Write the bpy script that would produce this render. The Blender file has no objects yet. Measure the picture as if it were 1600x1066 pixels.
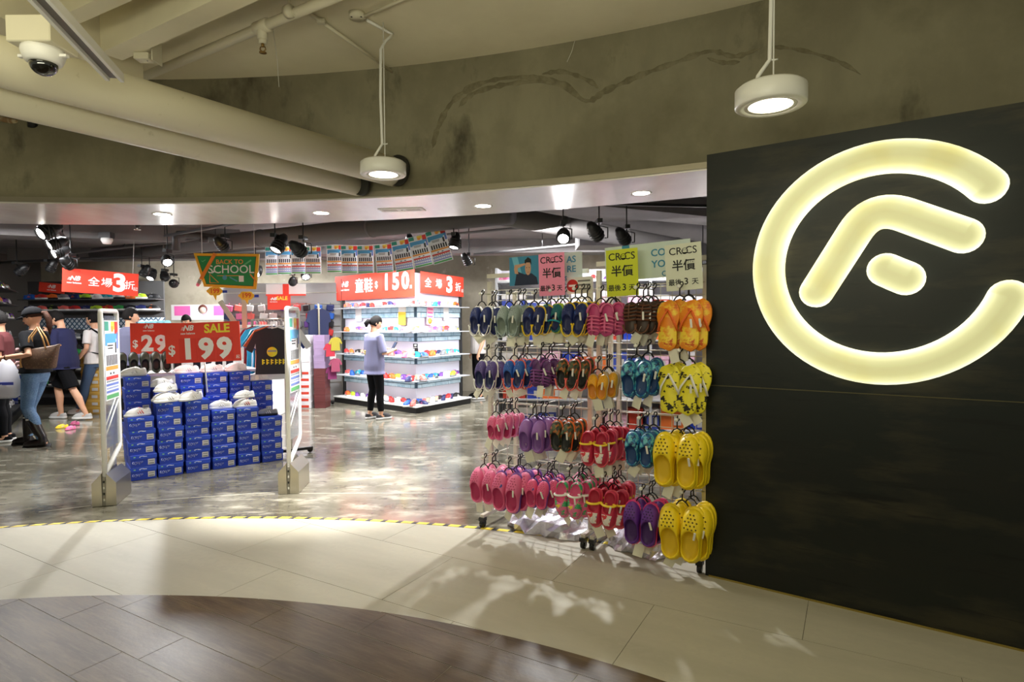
import bpy, bmesh, math, random
from mathutils import Vector, Matrix, Quaternion
rnd = random.Random(11)
scene = bpy.context.scene
C = scene.collection
PI = math.pi
V = Vector

# ------------------------------------------------------------------ camera
FP, PITCH, ROLL, EYE = 925.0, 0.0315, -0.0068, 1.5
cF = V((0, math.cos(PITCH), -math.sin(PITCH)))
cu = V((0, math.sin(PITCH), math.cos(PITCH)))
cR = V((1, 0, 0)) * math.cos(ROLL) + cu * math.sin(ROLL)
cU = V((-1, 0, 0)) * math.sin(ROLL) + cu * math.cos(ROLL)
cO = V((0, 0, EYE))
cam = bpy.data.objects.new('camera', bpy.data.cameras.new('camera'))
C.objects.link(cam)
M = Matrix((cR, cU, -cF)).transposed().to_4x4()
M.translation = cO
cam.matrix_world = M
cam.data.sensor_width = 36.0
cam.data.lens = FP / 1600 * 36
cam.data.clip_start = 0.05
scene.camera = cam

# ------------------------------------------------------------------ exposure, world
scene.view_settings.view_transform = 'Standard'
scene.view_settings.look = 'None'
scene.view_settings.gamma = 1.0
scene.view_settings.use_curve_mapping = False
scene.view_settings.exposure = 0.55
w = bpy.data.worlds.new('mall'); scene.world = w
w.use_nodes = True
bg = w.node_tree.nodes['Background']
bg.inputs[0].default_value = (1.0, 0.985, 0.74, 1)
bg.inputs[1].default_value = 0.25

def light(name, kind, loc, energy, col, aim=None, parent=None, **kw):
    d = bpy.data.lights.new(name, kind)
    d.energy = energy; d.color = col
    for k, v in kw.items(): setattr(d, k, v)
    o = bpy.data.objects.new(name, d); C.objects.link(o)
    o.location = loc
    if aim is not None:
        o.rotation_euler = (V(aim) - V(loc)).to_track_quat('-Z', 'Y').to_euler()
    if parent: o.parent = parent
    return o
COOL = (.97, .985, 1.0)
WARM = (1.0, 0.97, 0.72)
# added unseen fill lamps: under the shop ceiling, and in the mall behind the viewer
for i, (x, y, e) in enumerate([(-6.4, 7.2, 130), (-2.4, 9.2, 150), (-5.2, 11.6, 190), (.9, 9.6, 120), (2.8, 10.9, 90)]):
    light('shop_fill', 'AREA', (x, y, 2.84), e, COOL, aim=(x, y, 0), shape='RECTANGLE', size=2.2, size_y=.5)
light('mall_fill', 'AREA', (-1.2, -1.0, 3.3), 22, WARM, aim=(-1.2, 1.6, 0), shape='RECTANGLE', size=3.0, size_y=1.0)  # added fill over the mall floor, out of view

light('mall_ceiling_fill', 'AREA', (-1.0, .2, 2.0), 38, WARM, aim=(-1.0, 1.0, 3.42), shape='RECTANGLE', size=2.5, size_y=.4)  # added lamp out of view, aimed up to brighten the mall ceiling

# ------------------------------------------------------------------ pixel helpers (1600x1066): a pixel and a height or depth give a point of the place
def ray(px, py): return cF + cR * ((px - 800) / FP) + cU * ((533 - py) / FP)
def gp(px, py, z=0.0):
    d = ray(px, py); return cO + d * ((z - EYE) / d.z)
def yp(px, py, Y):
    d = ray(px, py); return cO + d * (Y / d.y)
def plp(px, py, P, n):
    d = ray(px, py); return cO + d * ((V(P) - cO).dot(n) / d.dot(n))

# ------------------------------------------------------------------ materials
def s1(c): c = c / 255; return c / 12.92 if c <= .04045 else ((c + .055) / 1.055) ** 2.4
def rgb(*c): return (s1(c[0]), s1(c[1]), s1(c[2]), 1)
MATS = {}
def mat(name, col, rough=.5, metal=0, emit=None, es=0, trans=0, alpha=1, noise=None, bump=0, bscale=30, spec=.5, coat=0, sss=0):
    if name in MATS: return MATS[name]
    m = bpy.data.materials.new(name); m.use_nodes = True
    nt = m.node_tree; b = nt.nodes['Principled BSDF']
    b.inputs['Base Color'].default_value = rgb(*col)
    b.inputs['Roughness'].default_value = rough
    b.inputs['Metallic'].default_value = metal
    b.inputs['Specular IOR Level'].default_value = spec
    b.inputs['Transmission Weight'].default_value = trans
    b.inputs['Alpha'].default_value = alpha
    b.inputs['Coat Weight'].default_value = coat
    if emit:
        b.inputs['Emission Color'].default_value = rgb(*emit); b.inputs['Emission Strength'].default_value = es
    tc = None
    if noise or bump:
        tc = nt.nodes.new('ShaderNodeTexCoord')
    if noise:      # list of (scale, colour, low, high, stretch)
        prev = None
        for (sc, c2, lo, hi, st) in noise:
            mp = nt.nodes.new('ShaderNodeMapping'); mp.inputs['Scale'].default_value = st
            nt.links.new(tc.outputs['Object'], mp.inputs[0])
            n = nt.nodes.new('ShaderNodeTexNoise'); n.inputs['Scale'].default_value = sc; n.inputs['Detail'].default_value = 6
            n.inputs['Roughness'].default_value = .62
            nt.links.new(mp.outputs[0], n.inputs['Vector'])
            r = nt.nodes.new('ShaderNodeMapRange'); r.inputs[1].default_value = lo; r.inputs[2].default_value = hi
            nt.links.new(n.outputs['Fac'], r.inputs[0])
            mx = nt.nodes.new('ShaderNodeMix'); mx.data_type = 'RGBA'
            nt.links.new(r.outputs[0], mx.inputs[0])
            if prev is None: mx.inputs[6].default_value = rgb(*col)
            else: nt.links.new(prev, mx.inputs[6])
            mx.inputs[7].default_value = rgb(*c2)
            prev = mx.outputs[2]
        nt.links.new(prev, b.inputs['Base Color'])
    if bump:
        n = nt.nodes.new('ShaderNodeTexNoise'); n.inputs['Scale'].default_value = bscale; n.inputs['Detail'].default_value = 5
        nt.links.new(tc.outputs['Object'], n.inputs['Vector'])
        bp = nt.nodes.new('ShaderNodeBump'); bp.inputs['Strength'].default_value = bump; bp.inputs['Distance'].default_value = .01
        nt.links.new(n.outputs['Fac'], bp.inputs['Height']); nt.links.new(bp.outputs[0], b.inputs['Normal'])
    MATS[name] = m
    return m
ONE = (1, 1, 1)

# ------------------------------------------------------------------ mesh builder
class MB:
    def __init__(s): s.v = []; s.f = []; s.m = []; s.s = []
    def add(s, vs, fs, mi=0, sm=False, M=None):
        o = len(s.v)
        s.v += [tuple(M @ V(p)) for p in vs] if M else [tuple(p) for p in vs]
        for f in fs: s.f.append([i + o for i in f]); s.m.append(mi); s.s.append(sm)
        return s
    def box(s, c, d, mi=0, M=None, bev=0):
        x, y, z = c; a, b, h = d[0] / 2, d[1] / 2, d[2] / 2
        if not bev:
            vs = [(x + i * a, y + j * b, z + k * h) for i in (-1, 1) for j in (-1, 1) for k in (-1, 1)]
            return s.add(vs, [(0, 1, 3, 2), (4, 6, 7, 5), (0, 4, 5, 1), (2, 3, 7, 6), (0, 2, 6, 4), (1, 5, 7, 3)], mi, False, M)
        bm = bmesh.new(); bmesh.ops.create_cube(bm, size=1)
        for q in bm.verts: q.co = V((x + q.co.x * d[0], y + q.co.y * d[1], z + q.co.z * d[2]))
        bmesh.ops.bevel(bm, geom=bm.edges[:], offset=bev, segments=1, affect='EDGES')
        bm.verts.index_update()
        s.add([q.co for q in bm.verts], [[q.index for q in f.verts] for f in bm.faces], mi, False, M); bm.free(); return s
    def loft(s, rings, mi=0, sm=True, cap=True, M=None, close=True):
        n = len(rings[0]); vs = [p for r in rings for p in r]; fs = []
        for i in range(len(rings) - 1):
            for j in range(n if close else n - 1):
                k = (j + 1) % n
                fs.append((i * n + j, i * n + k, (i + 1) * n + k, (i + 1) * n + j))
        if cap:
            fs.append(tuple(range(n))[::-1]); fs.append(tuple(range((len(rings) - 1) * n, len(rings) * n)))
        return s.add(vs, fs, mi, sm, M)
    def tube(s, pts, r, n=8, mi=0, M=None, cap=True, flat=1.0, closed=False):
        pts = [V(p) for p in pts]; rings = []; up = None
        for i, p in enumerate(pts):
            t = (pts[min(i + 1, len(pts) - 1)] - pts[max(i - 1, 0)]).normalized()
            if up is None: up = t.orthogonal().normalized()
            else: up = (up - t * up.dot(t)).normalized()
            b = t.cross(up); rr = r[i] if isinstance(r, (list, tuple)) else r
            rings.append([p + up * (rr * math.cos(2 * PI * k / n)) + b * (rr * flat * math.sin(2 * PI * k / n)) for k in range(n)])
        return s.loft(rings, mi, True, cap, M)
    def cyl(s, p0, p1, r, r2=None, n=12, mi=0, M=None): return s.tube([p0, p1], [r, r if r2 is None else r2], n, mi, M)
    def lathe(s, prof, n=16, mi=0, M=None, cap=False, sm=True):
        return s.loft([[(r * math.cos(2 * PI * k / n), r * math.sin(2 * PI * k / n), z) for k in range(n)] for r, z in prof], mi, sm, cap, M)
    def prism(s, poly, z0, z1, mi=0, M=None):
        n = len(poly); vs = [(x, y, z0) for x, y in poly] + [(x, y, z1) for x, y in poly]
        fs = [tuple(range(n))[::-1], tuple(range(n, 2 * n))] + [(i, (i + 1) % n, n + (i + 1) % n, n + i) for i in range(n)]
        return s.add(vs, fs, mi, False, M)
    def sphere(s, c, r, mi=0, nu=12, nv=8, M=None):
        if not isinstance(r, (tuple, list)): r = (r, r, r)
        rings = [[(c[0] + r[0] * math.sin(PI * i / nv) * math.cos(2 * PI * k / nu), c[1] + r[1] * math.sin(PI * i / nv) * math.sin(2 * PI * k / nu), c[2] - r[2] * math.cos(PI * i / nv)) for k in range(nu)] for i in range(1, nv)]
        return s.loft(rings, mi, True, True, M)
    def mesh(s, name):
        me = bpy.data.meshes.new(name); me.from_pydata(s.v, [], s.f)
        me.polygons.foreach_set('material_index', s.m); me.polygons.foreach_set('use_smooth', s.s)
        me.update(); return me
    def obj(s, name, mats, parent=None): return link(name, s.mesh(name), mats, parent)
def link(name, me, mats=None, parent=None):
    if mats is not None and not me.materials:
        for m in (mats if isinstance(mats, (list, tuple)) else [mats]): me.materials.append(m)
    o = bpy.data.objects.new(name, me); C.objects.link(o)
    if parent: o.parent = parent
    return o
def shared(name, me, mats, parent=None):       # a copy of mesh data with its own materials on the object
    if not me.materials:
        for m in mats: me.materials.append(m)
    o = bpy.data.objects.new(name, me); C.objects.link(o)
    if parent: o.parent = parent
    for i, m in enumerate(mats):
        o.material_slots[i].link = 'OBJECT'; o.material_slots[i].material = m
    return o
def tag(o, label=None, cat=None, group=None, kind=None):
    if label: o['label'] = label
    if cat: o['category'] = cat
    if group: o['group'] = group
    if kind: o['kind'] = kind
    return o
def thing(name, label, cat, loc=(0, 0, 0), rotz=0, group=None):
    o = bpy.data.objects.new(name, None); C.objects.link(o)
    o.empty_display_size = .1
    o.location = loc; o.rotation_euler = (0, 0, rotz)
    return tag(o, label, cat, group)
def dup(o, parent=None):
    c = o.copy(); C.objects.link(c)
    if parent: c.parent = parent
    for ch in list(o.children): dup(ch, c)
    return c
def at(o, loc, rotz=0, label=None, group=None):
    o.location = loc; o.rotation_euler = (0, 0, rotz)
    if label: o['label'] = label
    if group: o['group'] = group
    return o
def struct(o): o['kind'] = 'structure'; return o
ORD = ['first', 'second', 'third', 'fourth', 'fifth', 'sixth', 'seventh', 'eighth', 'ninth', 'tenth', 'eleventh', 'twelfth', 'thirteenth', 'fourteenth', 'fifteenth', 'sixteenth']
# writing: a font curve turned into mesh; local x right, z up, facing -y
def text(s, size, m, parent, x=0, z=0, y=-.002, align='CENTER', bold=0, shear=0, sx=1, name='lettering', ext=.0006, rot=0):
    cu_ = bpy.data.curves.new('t', 'FONT'); cu_.body = s; cu_.size = size; cu_.align_x = align; cu_.align_y = 'CENTER'
    cu_.offset = bold * size; cu_.shear = shear; cu_.extrude = ext; cu_.resolution_u = 3
    t = bpy.data.objects.new('t', cu_); C.objects.link(t)
    bpy.context.view_layer.update()
    me = bpy.data.meshes.new_from_object(t.evaluated_get(bpy.context.evaluated_depsgraph_get()))
    bpy.data.objects.remove(t)
    me.transform(Matrix.Rotation(-rot, 4, 'Y') @ Matrix.Rotation(PI / 2, 4, 'X') @ Matrix.Diagonal((sx, 1, 1, 1)))
    me.materials.clear()
    o = link(name, me, m, parent); o.location = (x, y, z)
    return o
# ================================================================== SETTING
m_conc = mat('raw_concrete', (140, 134, 110), .85, noise=[(1.3, (112, 106, 83), .42, .62, ONE), (4, (126, 120, 98), .4, .7, (1, 1, .35)), (2.2, (66, 61, 45), .57, .72, (1, 1, .5))], bump=.25, bscale=14)
m_floorc = mat('polished_concrete', (134, 129, 114), .13, noise=[(.8, (86, 81, 68), .38, .62, ONE), (2.6, (176, 171, 155), .50, .72, (1, 2.2, 1)), (6, (74, 69, 57), .54, .76, (1, 1.6, 1))], bump=.02, bscale=5, spec=.6)
m_tile = mat('cream_stone_tile', (184, 178, 160), .55, spec=.35, noise=[(1.5, (172, 166, 149), .40, .65, (.5, 2.4, 1)), (26, (178, 172, 156), .45, .7, ONE)])
m_plank = mat('wood_look_tile', (100, 83, 60), .40, spec=.22, noise=[(2.2, (74, 59, 40), .38, .66, (1, 6, 1)), (9, (112, 94, 69), .5, .75, (.6, 7, 1)), (22, (64, 51, 35), .55, .75, (.5, 8, 1))], bump=.06, bscale=60)
m_steel = mat('brushed_steel', (236, 231, 225), .26, metal=.3, noise=[(2, (214, 207, 199), .4, .7, (1, .4, 1))], bump=.02, bscale=6)
m_steel2 = mat('stainless_steel', (196, 190, 176), .28, metal=.95)
m_paint = mat('cream_ceiling_paint', (226, 218, 190), .75, noise=[(1.2, (216, 208, 180), .4, .65, ONE)])
m_pipe = mat('painted_pipe', (214, 207, 184), .5, noise=[(14, (196, 188, 162), .66, .72, ONE)])
m_shopceil = mat('dark_grey_paint', (128, 123, 122), .8, noise=[(1.4, (112, 108, 107), .4, .65, ONE)])
m_shopwall = mat('grey_render', (182, 173, 154), .8, noise=[(1.2, (156, 147, 128), .42, .62, ONE), (3, (212, 204, 190), .6, .68, ONE)])
m_black = mat('black', (18, 18, 19), .5)
m_blackgl = mat('black_gloss', (14, 14, 15), .25)
m_white = mat('white_paint', (236, 234, 230), .45)
m_whitemetal = mat('white_enamel', (228, 226, 220), .35)
m_yellowtape = mat('yellow_tape', (240, 214, 60), .5)
m_blacksteel = mat('blackened_steel', (20, 22, 18), .45, metal=.2, noise=[(1.4, (12, 20, 16), .40, .58, (.6, 1, 1.6)), (2.6, (52, 48, 34), .50, .66, (.5, 1, 1.8)), (6, (6, 8, 6), .58, .66, (.3, 1, 3.5))], bump=.05, bscale=3)
m_rust = mat('old_pipe', (150, 120, 86), .8, noise=[(9, (196, 184, 156), .48, .56, ONE)])

def arc(cx, cy, r, xa, xb, n=64):
    return [(xa + (xb - xa) * i / n, cy + math.sqrt(max(0, r * r - (xa + (xb - xa) * i / n - cx) ** 2))) for i in range(n + 1)]
# floor slab
fl = MB(); fl.box((-2.5, 5.4, -.053), (16, 17, .1))
floor = struct(fl.obj('floor', m_floorc))
# tiles: clip rectangles of the (u, v) grid, turned by -30 degrees, to the two round edges
A30 = -PI / 6
def to_uv(x, y): return (x * math.cos(A30) + y * math.sin(A30), -x * math.sin(A30) + y * math.cos(A30))
def clip(poly, hull):
    out = poly
    for i in range(len(hull)):
        ax, ay = hull[i]; bx, by = hull[(i + 1) % len(hull)]
        inp = out; out = []
        if not inp: break
        def side(p): return (bx - ax) * (p[1] - ay) - (by - ay) * (p[0] - ax)
        for j in range(len(inp)):
            p, q = inp[j], inp[(j + 1) % len(inp)]; sp, sq = side(p), side(q)
            if sp >= 0: out.append(p)
            if (sp >= 0) != (sq >= 0):
                t = sp / (sp - sq); out.append((p[0] + (q[0] - p[0]) * t, p[1] + (q[1] - p[1]) * t))
    return out
def disc(cx, cy, r, ymin, xmin, xmax, n=120):
    pts = [(x, y) for x, y in arc(cx, cy, r, xmin, xmax, n)]
    hull = [(xmin, ymin), (xmax, ymin)] + pts[::-1]
    return [to_uv(x, y) for x, y in hull]
hull_t = disc(-2.2, -2.6, 7.13, 1.7, -6.0, 3.4)
hull_w = disc(-2.13, -1.8, 5.04, 1.0, -5.2, 1.9)
def lay(name, hull, v0, v1, us, z0, z1, m, gap):
    for ua, ub in zip(us[:-1], us[1:]):
        p = clip([(ua + gap, v0 + gap), (ub - gap, v0 + gap), (ub - gap, v1 - gap), (ua + gap, v1 - gap)], hull)
        if len(p) < 3: continue
        a = .5 * abs(sum(p[i][0] * p[(i + 1) % len(p)][1] - p[(i + 1) % len(p)][0] * p[i][1] for i in range(len(p))))
        if a < .0015: continue
        o = MB().prism(p, z0, z1).obj(name, m, floor); o.rotation_euler = (0, 0, A30)
tile_v = [-1.59, -.93, -.265, .40, 1.06, 1.722, 2.385, 3.045, 3.705, 4.365, 5.03]
tile_u0 = [-.4, -1.0, -.2, -.9, -.3, -.42, -.90, -.195, -.84, -.3]
for k in range(len(tile_v) - 1):
    lay('tile', hull_t, tile_v[k], tile_v[k + 1], [tile_u0[k] + 1.305 * j for j in range(-6, 6)], -.012, 0, m_tile, .0014)
wood_known = {0: [-2.888, -2.12], 1: [-3.493, -2.763, -1.95], 2: [-3.35, -2.226, -1.2], 3: [-2.588, -1.509], 4: [-2.069, -1.0], 5: [-2.6, -1.45, -.55]}
for k in range(-7, 9):
    v0 = 1.197 + .2162 * k
    us = wood_known.get(k)
    if not us:
        us = [-2.4 + .37 * ((k * 7) % 3)]
    while us[0] > -5.6: us = [us[0] - 1.05] + us
    while us[-1] < 2.2: us = us + [us[-1] + 1.05]
    lay('plank', hull_w, v0, v0 + .2162, us, -.011, .0015, m_plank, .0016)
# yellow and black safety tape along the threshold
tp = arc(-2.2, -2.6, 7.135, -5.2, 1.25, 160)
for i in range(0, 160, 1):
    a, b = tp[i], tp[i + 1]
    if i % 3 == 0:
        quad = [a, b, (b[0], b[1] + .035), (a[0], a[1] + .035)]
        nxt = tp[min(i + 2, 160)]; 
        p = [a, nxt, (nxt[0] + .02, nxt[1] + .034), (a[0] + .02, a[1] + .034)]
        MB().prism(p, -.002, .0012).obj('tape_strip', m_yellowtape, floor)
        n2 = tp[min(i + 3, 160)]
        p = [nxt, n2, (n2[0] + .02, n2[1] + .034), (nxt[0] + .02, nxt[1] + .034)]
        MB().prism(p, -.002, .001).obj('tape_strip', m_black, floor)

m_joint = mat('bright_joint', (206, 200, 184), .3)
for (p, q_) in [((206, 784), (438, 768)), ((466, 771), (745, 770)), ((60, 800), (142, 790))]:
    a, b = gp(*p), gp(*q_); d = (b - a).normalized(); n = V((-d.y, d.x, 0)) * .008
    MB().prism([tuple((v)[:2]) for v in (a, b, b + n, a + n)], -.004, -.0018).obj('joint_strip', m_joint, floor)
# curved concrete front wall above the entrance, its steel lip and soffit
HX0, HX1 = -8.6, 3.6
fa = arc(-2.75, -4.2, 8.9, HX0, HX1, 72); ba = arc(-3.14, -4.39, 10.07, HX0, HX1, 72)
wall_front = struct(MB().prism(fa + ba[::-1], 2.5, 3.6).obj('wall_front', m_conc))
ba2 = [(x, y - .004) for x, y in ba]
trim_1 = struct(MB().prism([(x, y + .004) for x, y in fa] + ba2[::-1], 2.452, 2.4995).obj('trim_1', m_steel))
fa2 = [(x, y - .012) for x, y in fa]
trim_2 = struct(MB().prism(fa2 + [(x, y + .002) for x, y in fa][::-1], 2.462, 2.50).obj('trim_2', mat('steel_lip', (150, 142, 124), .4, metal=.7)))
# the plaster seams that snake over the concrete: low ridges that follow the wall
m_seam = mat('rough_plaster', (108, 101, 78), .95, noise=[(12, (128, 121, 97), .42, .6, ONE)], bump=.8, bscale=40)
def wall_pt(px, py, off=.003):
    P = None; d = ray(px, py); k = 3.0
    for _ in range(40):
        q = cO + d * k
        f_ = math.hypot(q.x + 2.75, q.y + 4.2) - (8.9 - off)
        k -= f_ / max(.3, d.normalized().length)
    return cO + d * k
def seam(pts, wid, name='plaster_seam'):
    pp = []
    for i in range(len(pts) - 1):
        for t in range(6):
            a = i + t / 6
            p0, p1, p2, p3 = pts[max(i - 1, 0)], pts[i], pts[i + 1], pts[min(i + 2, len(pts) - 1)]
            u = t / 6
            pp.append(tuple(.5 * (2 * p1[j] + (p2[j] - p0[j]) * u + (2 * p0[j] - 5 * p1[j] + 4 * p2[j] - p3[j]) * u * u + (3 * p1[j] - p0[j] - 3 * p2[j] + p3[j]) * u ** 3) for j in (0, 1)))
    mb = MB(); rows = []
    for i, p in enumerate(pp):
        q0, q1 = pp[max(i - 1, 0)], pp[min(i + 1, len(pp) - 1)]
        tx, ty = q1[0] - q0[0], q1[1] - q0[1]; L = math.hypot(tx, ty) or 1; nx, ny = -ty / L, tx / L
        ww = wid * (.35 + .65 * rnd.random()) * min(1, i / 3, (len(pp) - 1 - i) / 3 + .05)
        rows.append([wall_pt(p[0] - nx * ww, p[1] - ny * ww, -.001), wall_pt(p[0] - nx * ww * .4, p[1] - ny * ww * .4, .004), wall_pt(p[0] + nx * ww * .5, p[1] + ny * ww * .5, .004), wall_pt(p[0] + nx * ww, p[1] + ny * ww, -.001)])
    mb.loft(rows, 0, True, False, close=False); return mb.obj(name, m_seam, wall_front)
seam([(676, 232), (684, 200), (706, 160), (742, 134), (790, 122), (840, 122), (880, 132), (916, 158), (948, 141), (1000, 118), (1060, 96), (1110, 80), (1150, 88), (1196, 72)], 7)
seam([(716, 168), (740, 146), (790, 132), (850, 128), (900, 140)], 6)
seam([(1196, 72), (1250, 78), (1310, 96), (1350, 120)], 5)
seam([(846, 116), (880, 112), (920, 126), (936, 140)], 6)
seam([(1104, 90), (1130, 98), (1160, 96)], 7)

# mall ceiling and its beams
ceil = struct(MB().box((-1.0, 1.2, 3.52), (16, 11, .2)).obj('ceiling', m_paint))
def beam(a, b, wdt, z0, z1, name='beam'):
    a, b = V(a), V(b); d = (b - a); n = V((-d.y, d.x, 0)).normalized() * wdt
    return MB().prism([(a.x, a.y), (b.x, b.y), (b.x + n.x, b.y + n.y), (a.x + n.x, a.y + n.y)], z0, z1).obj(name, m_paint, ceil)
g0, g1 = gp(-40, 8, 3.12), gp(172, 106, 3.12)
gdir = (g1 - g0).normalized()
beam(g0 - gdir * .8, g1 + gdir * .25, .24, 3.12, 3.42, 'girder')
for (pa, pb, qa) in [((165, 79), (320, 6), (175, 103)), ((97, 24), (200, -24), (125, 38)), ((20, -25), (130, -75), (52, -14))]:
    a, b, c_ = gp(*pa, 3.15), gp(*pb, 3.15), gp(*qa, 3.15)
    d = (b - a).normalized(); wv = (c_ - a); wid = abs(wv.x * d.y - wv.y * d.x) * .95
    a2 = a - d * .06; b2 = a + d * 4.2
    beam(a2, b2, wid, 3.15, 3.42)
# shop ceiling with beams
sc = struct(MB().box((-2.6, 9.2, 3.03), (16, 8.4, .14)).obj('ceiling.001', m_shopceil))
for (x0, y0, x1, y1, wd, z) in [(-10, 6.9, -4.2, 9.2, .5, 2.74), (-4.0, 10.4, 5, 10.4, .45, 2.72), (-.6, 5.6, 5, 8.4, .5, 2.74), (-9.5, 11.2, -3, 11.2, .4, 2.74), (1.0, 8.7, 5, 8.7, .6, 2.62)]:
    a, b = V((x0, y0, 0)), V((x1, y1, 0)); d = b - a; n = V((-d.y, d.x, 0)).normalized() * wd
    MB().prism([(a.x, a.y), (b.x, b.y), (b.x + n.x, b.y + n.y), (a.x + n.x, a.y + n.y)], z, 2.96).obj('beam', m_shopceil, sc)
# shop walls
struct(MB().box((-2.6, 13.1, 1.45), (16, .2, 3.1)).obj('wall_back', m_shopwall))
struct(MB().box((-10.4, 8.4, 1.45), (.2, 9.6, 3.1)).obj('wall_left', mat('dark_grey_wall', (84, 80, 76), .8)))
struct(MB().box((4.3, 7.8, 1.45), (.2, 10.6, 3.1)).obj('wall_side', mat('dark_grey_wall', (84, 80, 76), .8)))
struct(MB().box((-9.2, 4.2, 1.35), (2.2, .2, 2.9)).obj('wall_pier', m_conc))

# blackened steel wall on the right: two sheets with an open joint
PB = V((1.1324, 3.45, 0)); PTH = -.615
pt_, pn_ = V((math.cos(PTH), math.sin(PTH), 0)), V((-math.sin(PTH), math.cos(PTH), 0))
wr = struct(MB().box((1.2, .05, 1.22), (2.38, .06, 2.43)).obj('wall_right', m_black))
wr.location = PB; wr.rotation_euler = (0, 0, PTH)
MB().box((1.2, .012, .5615), (2.4, .024, 1.123)).obj('steel_sheet', m_blacksteel, wr)
MB().box((1.2, .012, 1.794), (2.4, .024, 1.330)).obj('steel_sheet', m_blacksteel, wr)
MB().box((1.2, .0165, 1.126), (2.4, .024, .004)).obj('joint_strip', mat('dull_brass', (120, 112, 80), .4, metal=.6), wr)
tr = struct(MB().box((1.2, -.004, .004), (2.36, .008, .008)).obj('trim_3', mat('old_glue', (140, 120, 50), .8), wr))
# ================================================================== THINGS ON THE MALL CEILING
def pipe(name, a, b, r, label, cat, m=m_pipe, n=20):
    o = MB().tube([a, b], r, n).obj(name, m); return tag(o, label, cat)
e1, s1_ = V((-.82, 4.50, 2.64)), V((-2.17, 2.56, 2.635))
d1 = (s1_ - e1).normalized()
pd = thing('drain_pipe', 'thick white painted pipe under the mall ceiling, upper of the pair entering the concrete', 'pipe')
MB().tube([e1 + V((0, .1, 0)), s1_ + d1 * 2.2], .108, 24).obj('pipe_body', m_pipe, pd)
MB().tube([e1 - d1 * -.03, e1 + d1 * .06], .114, 24).obj('wall_collar', mat('dark_gasket', (40, 38, 30), .8), pd)
e2, s2_ = V((-1.12, 4.52, 2.55)), V((-2.32, 2.72, 2.545))
d2 = (s2_ - e2).normalized()
pd2 = thing('drain_pipe', 'thinner white painted pipe running directly below the thick ceiling pipe', 'pipe')
MB().tube([e2 + V((0, .1, 0)), s2_ + d2 * 2.2], .078, 24).obj('pipe_body', m_pipe, pd2)
MB().tube([e2 - d2 * -.0, e2 + d2 * .04], .083, 24).obj('wall_collar', MATS['dark_gasket'], pd2)
# sprinkler pipe
a, b = gp(222, 121, 3.3), gp(540, -12, 3.3)
d = (b - a).normalized()
sp = thing('sprinkler_pipe', 'cream sprinkler pipe crossing the mall ceiling with one hanging sprinkler head', 'pipe')
MB().tube([a - d * .25, b + d * 1.5], .03, 14).obj('pipe_body', m_pipe, sp)
t0 = gp(410, 42, 3.3)
MB().tube([t0 - d * .06, t0 - d * .055, t0 + d * .055, t0 + d * .06], [.03, .04, .04, .03], 14).tube([t0, t0 - V((0, 0, .075))], .03, 12).obj('tee_fitting', m_pipe, sp)
sh = MB().tube([t0 - V((0, 0, .07)), t0 - V((0, 0, .10))], .024, 10).obj('bushing', m_pipe, sp)
br = mat('brass', (150, 120, 70), .35, metal=.8)
h = MB(); q = t0 - V((0, 0, .1))
h.tube([q, q - V((0, 0, .02))], .01, 8).tube([q - V((.013, 0, .018)), q - V((.017, 0, .035)), q - V((0, 0, .052))], .004, 6).tube([q - V((-.013, 0, .018)), q - V((-.017, 0, .035)), q - V((0, 0, .052))], .004, 6).tube([q - V((0, 0, .052)), q - V((0, 0, .056))], .022, 12)
h.obj('sprinkler_head', br, sp)
c0 = gp(452, 18, 3.3)
MB().tube([c0 - d * .02, c0 + d * .02], .037, 12).tube([c0, V((c0.x, c0.y, 3.42))], .006, 6).obj('pipe_clamp', m_pipe, sp)
# conduit, junction boxes
a, b = gp(480, 18, 3.405), gp(612, 112, 3.385)
cd = thing('conduit', 'thin cream conduit running over the mall ceiling towards the left pendant lamp', 'conduit')
MB().tube([a, b], .011, 10).obj('conduit_tube', m_pipe, cd)
k = a.lerp(b, .14); MB().box(tuple(k), (.05, .03, .028)).obj('conduit_clip', m_pipe, cd)
k = gp(558, 27, 3.395)
jb = thing('junction_box', 'round cream junction box on the mall ceiling feeding the left pendant lamp', 'junction box')
MB().lathe([(.001, .0), (.05, .0), (.052, .03), (.001, .03)], 16, M=Matrix.Translation((k.x, k.y, 3.388))).obj('box_body', m_pipe, jb)
MB().tube([k + V((.04, -.01, 0)), gp(700, -30, 3.398)], .009, 8).obj('feed_conduit', m_pipe, jb)
for s in (-1, 1): MB().tube([(k.x + s * .03, k.y - .02, 3.3885), (k.x + s * .03, k.y - .02, 3.386)], .006, 8).obj('screw_hole', m_black, jb)
k = gp(225, 90, 3.13)
jb = thing('outlet_box', 'small square cream box fixed under the nearest ceiling beam by the sprinkler pipe', 'junction box')
MB().box((k.x, k.y, k.z + .0), (.09, .07, .04), bev=.004).obj('box_body', m_pipe, jb)
MB().box((k.x + .06, k.y + .03, k.z + .05), (.008, .1, .14)).obj('bracket', m_pipe, jb)
MB().tube([(k.x + .02, k.y, k.z - .021), (k.x + .02, k.y, k.z - .019)], .005, 8).obj('screw_hole', m_black, jb)
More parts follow.
